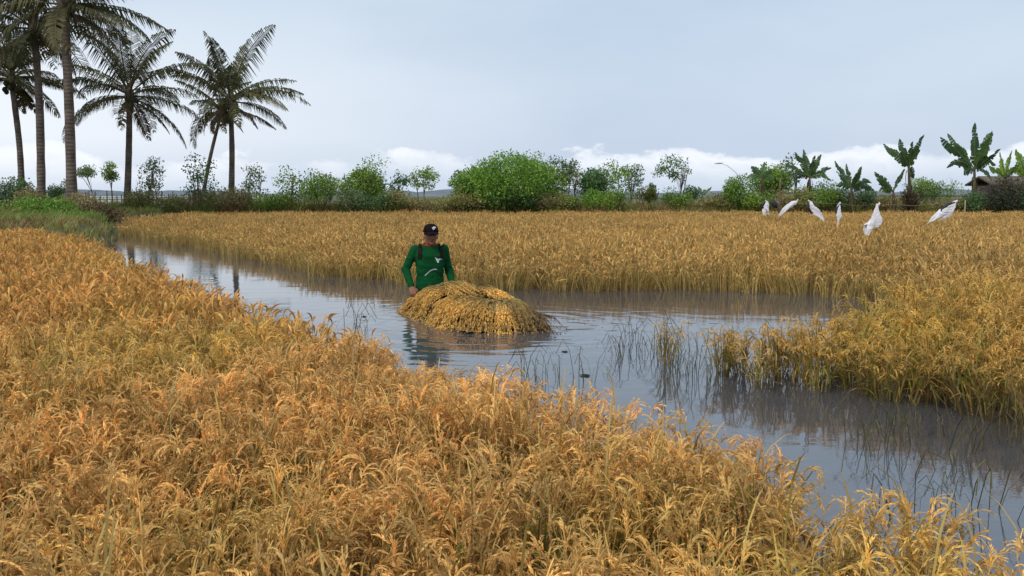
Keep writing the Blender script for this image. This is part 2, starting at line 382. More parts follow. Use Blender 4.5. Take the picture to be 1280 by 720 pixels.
EDGE_F = [xy(G(px, py, 0)) for px, py in [(150, 294), (180, 300), (280, 318), (400, 346), (450, 352), (560, 360), (650, 365), (760, 365), (900, 366), (1000, 369), (1070, 374), (1120, 384)]]
EDGE_I = [xy(G(px, py, .33)) for px, py in [(1095, 386), (1050, 398), (1000, 402), (900, 404), (840, 412)]]
EDGE_R = [xy(G(px, py, 0)) for px, py in [(826, 452), (870, 474), (950, 487), (1050, 497), (1150, 512), (1230, 530), (1290, 552)]]+[(4.6, 4.2), (8, 3.2)]
poly_f = EDGE_F+EDGE_I+EDGE_R+[(14, 3), (50, 10), (50, 41.2), (-14.5, 41.2), (-14.2, 34)]
alle = EDGE_F+EDGE_I+EDGE_R
x, y = sample(-16, 40, 3, 41.2, 30)
k = inpoly(x, y, poly_f) & (np.abs(x) < .66*y+2.0); x, y = x[k], y[k]
ed = edge_dist(x, y, alle); right = (y < 8.6) & (x > .8)
keep = np.where(right, rng.random(len(x)) < np.clip(.55+ed*1.4, 0, 1)*np.clip(.30+(x-1.0)*.55, .3, 1), rng.random(len(x)) < np.where(y > 22, .5, .8)*np.clip(.5+ed, 0, 1))
x, y, ed, right = x[keep], y[keep], ed[keep], right[keep]
hv = np.array([1+.10*noise.noise(Vector((a*.5, b*.5, 33))) for a, b in zip(x, y)])*np.clip(.66+ed*.22, 0, 1)*rng.uniform(.88, 1.08, len(x))
fr = ~right
scatter('rice_plants', *ptsattr(x[fr], y[fr], .95, 1.25, 10, hv=hv[fr]), C_far, 'pale golden rice field beyond the channel, reaching the tree-lined bank', 'rice')
scatter('rice_plants', *ptsattr(x[right], y[right], .85, 1.15, 12, hv=hv[right]*np.clip(.92+(x[right]-1.0)*.14, .92, 1.25)), C_green, 'greenish rice standing in the water at the right, with dark reflections', 'rice')

# sprawling dark broken stalks at the water's edge
def stalk_tuft(seed):
    rd = random.Random(seed); b = MB()
    for k in range(7):
        a = rd.uniform(0, 6.28); h = rd.uniform(.06, .25); d = Vector((math.cos(a), math.sin(a), 0)); base = Vector((rd.gauss(0, .05), rd.gauss(0, .05), -.1))
        p1 = base+Vector((0, 0, .1+h*.7))+d*h*.25; p2 = base+Vector((0, 0, .1+h))+d*h*.5; p3 = p2+d*h*.3-Vector((0, 0, h*rd.uniform(.05, .5)))
        c = vary((.13, .105, .05), .4, rd); b.ribbon([base, p1, p2, p3], [.0045, .004, .003, .005], Vector((-d.y, d.x, 0)), c); b.ribbon([base, p1, p2, p3], [.0045, .004, .003, .005], Vector((.7, .7, 0)), c)
    return b.mesh('stalk_tuft', M_weed)
C_st = proto_coll('dark_stalk_tuft', [stalk_tuft(i) for i in range(6)])
sp = []
for (px, py, n, sx, sy) in [(825, 440, 15, .3, .3), (690, 478, 5, .12, .08), (905, 478, 8, .5, .12), (1080, 500, 8, .6, .12), (1230, 545, 10, .3, .1), (445, 418, 3, .15, .1), (1225, 640, 4, .25, .12), (1180, 560, 8, .4, .12)]:
    c = G(px, py, 0)
    for _ in range(n): sp.append((c.x+random.gauss(0, sx), c.y+random.gauss(0, sy)))
sp = np.array(sp); scatter('water_stalks', *ptsattr(sp[:, 0], sp[:, 1], .7, 1.25, 6), C_st, 'thin dark broken stalks poking out of the water along the rice edges', 'stalks')

# ------------------------------------------------------------------ bank weeds and grass
def grass_tuft(seed, cols, n=16, H=.5, w_=.02, spread=.25):
    rd = random.Random(seed); b = MB()
    for k in range(n):
        a = rd.uniform(0, 6.28); r = spread*rd.random(); base = Vector((math.cos(a)*r, math.sin(a)*r, -.05)); h = H*rd.uniform(.5, 1.1)
        d = Vector((math.cos(a), math.sin(a), 0)); pts = [base+d*h*.6*s*s+Vector((0, 0, h*(1.15*s-.3*s*s))) for s in (0, .35, .7, 1)]
        b.ribbon(pts, [w_, w_*.9, w_*.6, .002], Vector((-math.sin(a+.5), math.cos(a+.5), 0)), vary(rd.choice(cols), .3, rd))
    return b.mesh('grass_tuft', M_weed)
OLV = (.31, .29, .09); BRN = (.34, .235, .10); RED = (.26, .13, .055); BGR = (.18, .27, .05); DGR = (.11, .15, .045)
C_w = proto_coll('bank_weed', [grass_tuft(i, [OLV, BRN, OLV], 16, .5) for i in range(4)]+[grass_tuft(10+i, [RED, BRN], 14, .42) for i in range(3)]+[grass_tuft(20+i, [BGR, OLV], 18, .5) for i in range(3)]+[grass_tuft(30+i, [DGR, OLV], 16, .55) for i in range(2)])
x, y = sample(-34, 36, 20.5, 54, 13)
h = np.array([bank_h(a, b_) for a, b_ in zip(x, y)]); k = (h > -.12) & (np.abs(x) < .68*y+3) & ((y < 46) | (rng.random(len(x)) < .35)); x, y, h = x[k], y[k], h[k]
P_, Rt, S_, I_ = ptsattr(x, y, .7, 1.35, 12, z=h); S_ = S_*np.where((y > 42.3) & (y < 46), 1.0+.55*rng.random(len(x)), .62)[:, None]
front = (y < 43.0) & (x > -14)
hz = np.array([noise.noise(Vector((a*.12, b_*.12, 60))) for a, b_ in zip(x, y)])
I_ = np.where(front, np.where(rng.random(len(x)) < .6, rng.integers(4, 7, len(x)), rng.integers(0, 4, len(x))), I_)
lb = (~front) & (hz > .05); I_ = np.where(lb & (rng.random(len(x)) < .25), rng.integers(7, 10, len(x)), I_)
gc = G(60, 272, .3); gl = (np.hypot((x+15.5)/3.8, (y-29)/5) < 1); I_ = np.where(gl, rng.integers(7, 10, len(x)), I_)
scatter('bank_weeds', P_, Rt, S_, I_, C_w, 'olive and reddish brown weeds and grass covering the earth bank', 'weeds')

# ------------------------------------------------------------------ foliage builders
def leaf_cloud(b, centers, n, rad, size, cols, seed, flat=.35, aspect=2.0):
    rd = random.Random(seed); r = np.random.default_rng(seed)
    for (cx, cy, cz, cr) in centers:
        m = max(3, int(n*(cr/rad)**2)); base = vary(rd.choice(cols), .22, rd)
        for _ in range(m):
            v = r.normal(size=3); v /= np.linalg.norm(v); q = cr*(r.random()**.45)
            p = Vector((cx+v[0]*q, cy+v[1]*q, cz+v[2]*q*.8))
            t = Vector(r.normal(size=3)); t.z -= .4; t.normalize(); s = t.cross(Vector(r.normal(size=3))).normalized(); L_ = size*rd.uniform(.6, 1.3)
            c = vary(base, .3, rd)
            b.add([p, p+t*L_*.5+s*L_/aspect*.5, p+t*L_, p+t*L_*.5-s*L_/aspect*.5], [(0, 1, 2, 3)], c)

G1 = [(0.192, 0.310, 0.048), (0.248, 0.369, 0.056), (0.159, 0.253, 0.043)]      # mid green
G2 = [(0.193, 0.343, 0.048), (0.234, 0.385, 0.062), (0.152, 0.275, 0.048)]      # bright green
G3 = [(0.099, 0.174, 0.070), (0.109, 0.207, 0.065), (0.152, 0.239, 0.099)]     # dark green
G4 = [(0.203, 0.245, 0.119), (0.169, 0.220, 0.101), (0.151, 0.236, 0.085)]         # grey green
G5 = [(0.308, 0.293, 0.098), (0.260, 0.268, 0.081), (0.342, 0.268, 0.130)]         # olive
def tree(px, cy, wpx, hpx, D, style, cols, label, seed, basepx=None, group='small trees along the bank', cat='tree', name='young_tree', lean=0):
    """crown centre (px, cy) and size as seen at distance D; stands on the ground"""
    c = P(px, cy, D); s = D/F; wd, ht = wpx*s, hpx*s
    bx = c.x if basepx is None else (basepx-640)*s; gz = bank_h(bx, D)-.03
    t = empty(name, (bx, D, gz), label, cat, group); rd = random.Random(seed)
    o = Vector((bx, D, gz)); cc = c-o
    sparse = style == 'sparse'; cr = (.20 if sparse else .27)*min(wd, ht)+.07; cen = []
    n = int((13 if sparse else 24)*max(1, (wd/ht)**.5)*(1 if max(wd, ht) < 2.5 else 1.6))
    while len(cen) < n:
        v = Vector((rd.uniform(-1, 1), rd.uniform(-1, 1), rd.uniform(-1, 1)))
        if v.length > 1 or (sparse and v.length < .35): continue
        cen.append((cc.x+v.x*(wd/2-cr*.6), v.y*(min(wd, 1.6*ht)/2-cr*.5), cc.z+v.z*(ht/2-cr*.6), cr*rd.uniform(.65, 1.3)))
    tb = MB(); low = cc.z-ht/2
    ntr = 1 if wd < 1.4 else (2 if wd < 2.4 else 4)
    for q in range(ntr):
        ox = rd.uniform(-.35, .35)*wd*(ntr > 1); r0 = .012+.012*ht
        top = Vector((cc.x+ox, rd.uniform(-.2, .2), cc.z+ht*.1)); b0 = Vector((ox*.5, 0, 0)); mid = b0.lerp(top, .5)+Vector((rd.gauss(0, .07), rd.gauss(0, .05), 0))
        tb.tube([b0, mid, top], [r0, r0*.75, r0*.35], 6)
        near = sorted(cen, key=lambda k: abs(k[0]-top.x))[:max(4, n//ntr)]
        for kx, ky, kz, kr in near:
            f = min(.95, max(.25, rd.uniform(.35, .9))); st = b0.lerp(mid, f*2) if f < .5 else mid.lerp(top, f*2-1)
            if st.z > kz: st = b0.lerp(mid, .7)
            e = Vector((kx, ky, kz)); mm = st.lerp(e, .5)+Vector((0, 0, .05)); tb.tube([st, mm, e], [r0*.4, r0*.28, .006], 4)
    tb.build('trunk', M_bark, t, True)
    cb = MB(); sz = .13 if sparse else .13
    leaf_cloud(cb, cen, 62 if sparse else 130, cr, sz, cols, seed)
    if style == 'dense':   # filled out to the outline
        for _ in range(int(500*wd*ht)):
            v = Vector((rd.gauss(0, 1), rd.gauss(0, 1), rd.gauss(0, 1))).normalized()*rd.uniform(.55, 1)**.7
            k = 1+.22*noise.noise(Vector((v.x*2.3+seed, v.y*2.3, v.z*2.3)))
            p = Vector((cc.x+v.x*wd/2*k, v.y*wd/2.2*k, cc.z+v.z*ht/2*k)); tt = Vector((rd.gauss(0, 1), rd.gauss(0, 1), rd.gauss(-.4, 1))).normalized(); ss = tt.cross(Vector((rd.gauss(0, 1), rd.gauss(0, 1), 1))).normalized(); L_ = sz*rd.uniform(.6, 1.4)
            cb.add([p, p+tt*L_*.5+ss*L_*.28, p+tt*L_, p+tt*L_*.5-ss*L_*.28], [(0, 1, 2, 3)], vary(cols[int(7+3*noise.noise(p*1.1)) % len(cols)], .3, rd))
    cb.build('crown', M_leaf, t); return t
def shrub(px, cy, wpx, hpx, D, cols, label, seed, group='shrubs along the bank', size=.10, name='shrub'):
    """bush: stems and a crown that sits on the ground; (px, cy) centre"""
    c = P(px, cy, D); s = D/F; wd, ht = wpx*s, hpx*s; gz = min(bank_h(c.x, D)-.02, c.z-ht/2+.1)
    t = empty(name, (c.x, D, gz), label, 'shrub', group); rd = random.Random(seed); top = c.z+ht/2-gz; bot = max(.02, c.z-ht/2-gz); H_ = top-bot
    sb = MB(); cb = MB()
    for q in range(7):
        a = rd.uniform(0, 6.28); e = Vector((math.cos(a)*wd*.33, math.sin(a)*wd*.3, bot+H_*rd.uniform(.5, .9))); sb.tube([(rd.gauss(0, .04), rd.gauss(0, .04), -.05), (e.x*.4, e.y*.4, e.z*.5), e], [.02, .014, .005], 4)
    sb.build('stems', M_bark, t)
    nl = int(850*wd*H_)+250; ns = 3+int(wd*2.2)
    lob = [(rd.uniform(-.33, .33)*wd, rd.uniform(-.3, .3)*wd, rd.uniform(.3, .66)*H_+bot, rd.uniform(.26, .42)*wd, rd.uniform(.26, .36)*H_*1.15, rd.choice(cols)) for _ in range(ns)]
    for _ in range(nl):
        lx, ly, lz, rw, rh, bc = rd.choice(lob); v = Vector((rd.gauss(0, 1), rd.gauss(0, 1), rd.gauss(0, 1))).normalized()*(rd.random()**.35)
        z = lz+v.z*rh
        if z < .02 or z > top*1.06: continue
        p = Vector((lx+v.x*rw*.8, ly+v.y*rw*.8, z)); tt = Vector((rd.gauss(0, 1), rd.gauss(0, 1), rd.gauss(.2, 1))).normalized(); ss = tt.cross(Vector((rd.gauss(0, 1), rd.gauss(0, 1), 1))).normalized(); L_ = size*rd.uniform(.6, 1.4)
        cb.add([p, p+tt*L_*.5+ss*L_*.25, p+tt*L_, p+tt*L_*.5-ss*L_*.25], [(0, 1, 2, 3)], vary(bc, .3, rd))
    cb.build('foliage', M_leaf, t); return t

# ------------------------------------------------------------------ coconut palms
PG = [(.12, .12, .055), (.09, .095, .045), (.14, .13, .07)]; PD = [(.16, .12, .07), (.13, .10, .06)]
def frond(parent, base, az, el, length, droop, seed, cols, twist=0, name='frond'):
    rd = random.Random(seed); b = MB(); n = 16; d = Vector((math.sin(az), -math.cos(az), 0)); side = Vector((d.y, -d.x, 0)); pts = []; pos = Vector(base); dirs = []
    wob = rd.gauss(0, .25)*1.0; wind = Vector((.30, 0, 0)); gust = rd.random(); length *= rd.uniform(.85, 1.12)
    for i in range(n+1):
        s = i/n; a = el-droop*s**1.4; v = (d*math.cos(a)+Vector((0, 0, math.sin(a)))+side*wob*s+wind*s*s).normalized(); pts.append(pos.copy()); dirs.append(v); pos = pos+v*length/n
    c0 = vary(rd.choice(cols), .2, rd)
    b.tube(pts, [.045*(1-.85*i/n) for i in range(n+1)], 5, (.17, .15, .07))
    m = 44
    for k in range(m):
        s = .14+.86*k/(m-1); f = s*n; i = min(n-1, int(f)); p = pts[i].lerp(pts[i+1], f-i); v = dirs[i]
        ll = length*.26*math.sin(math.pi*min(1, .18+s*.80))**.7*rd.uniform(.8, 1.15)
        up = side.cross(v).normalized()
        if up.z < 0: up = -up
        for sg in (-1, 1):
            if rd.random() < .10+.25*(gust > .7)*(s > .5): continue
            e1 = (side*sg*.75+v*.55+up*.12).normalized(); p1 = p+e1*ll*.5; p2 = p1+(e1*.55+Vector((0, 0, -.75-.3*rd.random()))).normalized()*ll*.55
            wv = v*.034*rd.uniform(.8, 1.2); c = vary(c0, .28, rd)
            b.add([p-wv*.5, p+wv*.5, p1+wv, p1-wv], [(0, 1, 2, 3)], c); b.add([p1-wv, p1+wv, p2+wv*.15, p2-wv*.15], [(0, 1, 2, 3)], c)
    return b.build(name, M_palm, parent)
def palm(basepx, D, pts_px, r0, r1, label, seed, nf=20, flen=3.6, mode='up', extra=()):
    """pts_px: trunk axis as (px, py) from the ground to the crown"""
    rd = random.Random(seed); x0 = (basepx-640)*D/F; gz = bank_h(x0, D)-.1; o = Vector((x0, D, gz))
    t = empty('coconut_palm', o, label, 'palm tree', 'coconut palms on the left bank')
    ps = [Vector((0, 0, 0))]+[P(a, b_, D)-o for a, b_ in pts_px]
    # smooth the axis
    r0, r1 = r0*.84, r1*.84; ax = []
    for i in range(len(ps)-1):
        pa, pb, pc, pd = ps[max(0, i-1)], ps[i], ps[i+1], ps[min(len(ps)-1, i+2)]
        for q in range(8):
            u = q/8; ax.append(.5*((2*pb)+(pc-pa)*u+(2*pa-5*pb+4*pc-pd)*u*u+(3*pb-pa-3*pc+pd)*u**3))
    ax.append(ps[-1]); n = len(ax); rad = [(r0+(r1-r0)*i/n)*(1+.35*math.exp(-i*.6))*(1+.05*rd.uniform(-1, 1)) for i in range(n)]
    b = MB(); b.tube(ax, rad, 12); b.build('trunk', M_paltrunk, t, True)
    top = ax[-1]
    # fibrous crown heart and nuts
    hb = MB(); hb.tube([top+Vector((0, 0, -.45)), top+Vector((0, 0, -.1)), top+Vector((0, 0, .3)), top+Vector((0, 0, .7))], [r1*1.1, r1*1.9, r1*1.6, .05], 10, (.10, .075, .05)); hb.build('crown_heart', M_bark, t, True)
    nb = MB()
    for k in range(11):
        a = rd.uniform(0, 6.28); c = top+Vector((math.cos(a)*.30, math.sin(a)*.30, rd.uniform(-.55, -.05))); nb.tube([c+Vector((0, 0, -.13)), c+Vector((0, 0, -.08)), c, c+Vector((0, 0, .09)), c+Vector((0, 0, .13))], [.03, .09, .12, .08, .02], 8, (.07, .075, .03))
        nb.tube([top, (top+c)/2+Vector((0, 0, .1)), c], .012, 4, (.10, .08, .04))
    nb.build('coconuts', mat_nut, t, True)
    for k in range(nf):
        u = (k+.5)/nf; a = k*2.399+rd.gauss(0, .15)
        el = R(82)-R(96)*u**.85+rd.gauss(0, .14); dr = R(25)+R(50)*u+rd.gauss(0, .2)
        frond(t, top+Vector((0, 0, .25*(1-u))), a, el, flen*rd.uniform(.82, 1.08)*(1 if u < .85 else .85), dr, seed*100+k, PG)
    for (a, el, ln, dr) in extra: frond(t, top, R(a), R(el), ln, R(dr), seed*100+77+int(a), PG)
    for k in range(3): 
        a = rd.uniform(0, 6.28); frond(t, top+Vector((0, 0, -.1)), a, R(-25), flen*.55, R(55), seed*100+90+k, PD, name='dead_frond')
    return t
mat_nut = mat_plain('coconut husk', (.08, .075, .035), .6, .3, 10)
palm(290, 46, [(290, 190), (288, 128)], .19, .14, 'coconut palm with a straight slim trunk, rightmost of the palms', 11, 17, 3.8, extra=[(78, 25, 4.2, 75), (95, 30, 4.0, 60)])
palm(252, 49, [(262, 200), (277, 140)], .13, .10, 'coconut palm with a thin trunk leaning right behind the rightmost palm', 12, 8, 2.8)
palm(160, 43, [(161, 190), (162, 122)], .20, .15, 'coconut palm with a dark straight trunk, alone between the left group and right pair', 13, 20, 4.3)
palm(92, 36, [(87, 150), (83, 60), (80, 8)], .24, .17, 'tallest and thickest coconut palm, its crown cut by the top of the photo', 14, 24, 4.6, extra=[(70, 20, 4.6, 35), (100, 5, 4.2, 50), (60, -5, 3.8, 40)])
palm(54, 38, [(50, 150), (46, 80), (42, 38)], .20, .15, 'tall coconut palm with a slightly curved trunk, just left of the thickest palm', 15, 22, 4.3)
palm(30, 41, [(25, 190), (18, 128), (14, 100)], .17, .13, 'shorter coconut palm with a curved trunk, leftmost of the palms', 16, 19, 3.5)

# ------------------------------------------------------------------ banana plants
BG = [(.07, .13, .04), (.085, .16, .045), (.055, .11, .04)]
def banana_leaf(parent, p0, p1, wid, seed, sag=.10, cols=BG, facing=None):
    rd = random.Random(seed); b = MB(); p0, p1 = Vector(p0), Vector(p1); ax = p1-p0; L_ = ax.length; n = 16; v = ax.normalized()
    side = v.cross(Vector((rd.gauss(0, .5), -1, rd.gauss(0, .3)))).normalized(); nrm = side.cross(v).normalized(); pts = []
    out = Vector((ax.x, ax.y, 0)); out = out.normalized() if out.length > .05 else Vector((1, 0, 0))
    for i in range(n+1):
        s = i/n; pts.append(p0+ax*s+Vector((0, 0, L_*sag*4*s*(1-s)))-out*0)
    b.tube(pts, [.03*(1-.85*i/n)+.003 for i in range(n+1)], 5, (.14, .19, .07)); c0 = rd.choice(cols)
    for sg in (-1, 1):
        i = 2; 
        while i < n:
            s0 = i/n; s1 = (i+1)/n; f = lambda s: wid*.40*math.sin(math.pi*min(1, .08+s*.93))**.55
            fold = .2+.2*math.sin(i*.5+sg)+rd.uniform(-.06, .06); e = (side*sg+nrm*fold*-1).normalized(); dr = Vector((0, 0, -(.03+.03*math.sin(i*.7+seed))*L_))
            k = rd.uniform(.7, 1.05) if rd.random() > .12 else .5; g = .05 if rd.random() < .4 else 0
            a, c = pts[i].lerp(pts[i+1], g), pts[i].lerp(pts[i+1], 1-g*.3)
            b.add([a, c, c+e*f(s1)*k+dr+v*.06, a+e*f(s0)*k+dr+v*.045], [(0, 1, 2, 3)], vary(c0, .22, rd)); i += 1
    return b.build('leaf', M_banana, parent)
def banana(basepx, D, cpx, cpy, tips, label, seed, r=.11, wid=.42, cols=BG):
    s = D/F; x0 = (basepx-640)*s; gz = bank_h(x0, D)-.05; o = Vector((x0, D, gz)); top = P(cpx, cpy, D)-o; rd = random.Random(seed)
    t = empty('banana_plant', o, label, 'banana plant', 'banana plants on the right bank')
    b = MB(); b.tube([(0, 0, 0), top*.35+Vector((.02, 0, 0)), top*.7, top, top+Vector((0, 0, .15))], [r*.9, r*.75, r*.6, r*.45, .02], 9); b.build('stem', M_bstem, t, True)
    for i, (tx, ty, dy) in enumerate(tips):
        e = P(tx, ty, D)-o+Vector((0, dy, 0)); banana_leaf(t, top+Vector((0, 0, rd.uniform(-.1, .05))), e, wid*rd.uniform(.85, 1.1), seed*50+i, sag=.04+.16*(e.z < top.z+.3), cols=cols)
    # hanging dry leaves round the stem
    db = MB()
    for k in range(8):
        a = rd.uniform(0, 6.28); d = Vector((math.cos(a), math.sin(a), 0)); p = top*rd.uniform(.75, .98)
        db.ribbon([p+d*.05, p+d*.12-Vector((0, 0, .08)), p+d*.14-Vector((0, 0, .35)), p+d*.11-Vector((0, 0, .6))], [.04, .07, .06, .015], Vector((-d.y, d.x, 0)), vary((.13, .095, .05), .3, rd))
    db.build('dry_leaves', M_weed, t); return t
M_bstem = mat_plain('banana stem', (.09, .085, .045), .7, .35, 5, .3)
banana(1218, 42, 1218, 212, [(1172, 172, -.3), (1190, 167, .4), (1219, 153, 0), (1243, 163, .2), (1178, 208, -.5), (1250, 205, .4), (1208, 185, .7), (1240, 188, -.7), (1200, 218, -.4), (1244, 225, .3), (1228, 172, -.6)], 'tallest banana plant with a fan of tattered leaves, near the right edge of the photo', 1, .12, .6)
banana(1138, 42, 1136, 210, [(1105, 180, 0), (1128, 174, .3), (1136, 178, -.4), (1155, 168, 0), (1148, 185, .6), (1120, 190, -.5), (1143, 182, -.2), (1146, 222, .3)], 'banana plant with upright leaves and a bushy brown base, left of the dark round bush', 2, .12, .56)
banana(1121, 40, 1117, 238, [(1094, 215, 0), (1100, 224, .3), (1131, 212, 0), (1103, 238, .3)], 'small banana plant with two raised leaves on a pale thin stem', 3, .06, .42)
banana(1066, 42, 1064, 236, [(1044, 201, 0), (1060, 205, .2), (1077, 209, 0), (1051, 214, .5), (1085, 228, -.3), (1048, 232, .2), (1070, 212, -.6), (1093, 238, .1)], 'banana plant of middle height between the clumped one and the thin-stemmed one', 4, .1, .46)
banana(1012, 43, 1012, 222, [(994, 190, 0), (1007, 187, .3), (1015, 196, -.4), (1026, 193, 0), (1040, 209, .2), (985, 205, .2), (1035, 225, -.3), (1000, 222, .4), (1028, 205, .7)], 'banana plant with many narrow raised leaves behind the bamboo stake', 5, .1, .36)
banana(952, 43, 952, 222, [(940, 208, 0), (957, 203, .2), (963, 212, -.3), (936, 222, .2), (968, 225, .1)], 'banana plant half sunk in dark green bushes, left of the bamboo stake', 6, .1, .42, G3)
banana(1256, 43, 1256, 222, [(1250, 190, 0), (1268, 188, .2), (1240, 208, .2), (1270, 205, -.3), (1258, 200, .5)], 'banana plant with bright leaves just right of the tallest one', 7, .1, .5, G1)
banana(1286, 43, 1284, 222, [(1270, 186, 0), (1290, 190, .2), (1300, 200, 0), (1268, 210, .3), (1278, 200, -.4)], 'banana plant cut by the right edge of the photo', 8, .1, .5, G1)
banana(877, 60, 878, 243, [(865, 232, 0), (874, 233, .2), (889, 234, 0), (884, 238, .4)], 'small far banana plant beyond the bank near the centre right', 9, .06, .3, G3)

# ------------------------------------------------------------------ trees
T = [
 (107, 213, 24, 20, 50, 'sparse', G4, 'thin sapling with two loose leaf tufts beside the thickest palm', 124),
 (139, 214, 22, 24, 49, 'sparse', G1, 'thin sapling with a small round green crown above the stake fence', None),
 (188, 217, 30, 46, 46, 'sparse', G4, 'slim grey green tree with an oval crown right of the lone palm', 180),
 (248, 218, 40, 48, 44, 'sparse', G3, 'sparse dark leaved tree in front of the leaning palm', None),
 (322, 224, 36, 40, 45, 'sparse', G4, 'airy small tree first right of the rightmost palm', None),
 (360, 228, 44, 46, 44, 'sparse', G1, 'leafy young tree second right of the rightmost palm', None),
 (402, 230, 44, 44, 45, 'sparse', G3, 'dark topped young tree rising behind a dense round bush', None),
 (455, 222, 66, 62, 44, 'sparse', G1, 'tall wide young tree of several stems left of the farmer', None),
 (455, 228, 50, 44, 45, 'dense', G1, 'dense leafy tree filling the middle of the tall group left of the farmer', None),
 (497, 226, 28, 42, 46, 'sparse', G3, 'very sparse dark tree between the tall group and the flat topped tree', None),
 (531, 220, 42, 28, 47, 'sparse', G1, 'flat topped small tree on thin stems above the farmer', None),
 (570, 230, 22, 44, 47, 'sparse', G3, 'see through narrow tree at the left end of the big green thicket', None),
 (640, 222, 92, 66, 43, 'dense', G2, 'biggest bright green bushy tree at the middle of the bank', None),
 (668, 212, 50, 44, 44.5, 'sparse', G1, 'loose green treetop rising from the right shoulder of the biggest tree', None),
 (612, 214, 46, 40, 44.5, 'sparse', G2, 'loose bright treetop rising from the left shoulder of the biggest tree', None),
 (600, 226, 56, 44, 44, 'dense', G2, 'bright green spreading tree on the left flank of the biggest one', None),
 (655, 206, 30, 30, 46, 'sparse', G3, 'dark feathery treetop sticking out of the biggest green tree', None),
 (684, 230, 46, 56, 45, 'dense', G1, 'dark green dense tree on the right flank of the biggest one', None),
 (706, 208, 44, 34, 46, 'sparse', G3, 'sparse dark tree with sky showing through, right of the big thicket', None),
 (715, 222, 36, 30, 47, 'sparse', G5, 'yellowish thin tree below the sparse dark crown', None),
 (762, 219, 56, 34, 46, 'sparse', G1, 'wide feathery tree on pale slanting stems', None),
 (741, 228, 28, 42, 45, 'dense', G3, 'narrow dark tree between two feathery ones', None),
 (790, 222, 26, 48, 48, 'sparse', G4, 'pale grey wispy tree at the right end of the central row', None),
 (840, 209, 50, 32, 45, 'sparse', G3, 'lone small tree with an umbrella of dark leaves on a hair thin trunk', None),
 (985, 212, 34, 42, 46, 'sparse', G3, 'loose dark tree behind the bamboo stake', None),
 (963, 224, 44, 42, 45, 'dense', G1, 'dense green tree left of the many leaved banana plant', None),
]
for i, (px, cy, wp, hp, D, st, cols, lab, bpx) in enumerate(T): tree(px, cy+(2 if st == 'sparse' else 4), wp*1.2, hp*(1.2 if st == 'sparse' else 1.04), D, st, cols, lab, 300+i, bpx)
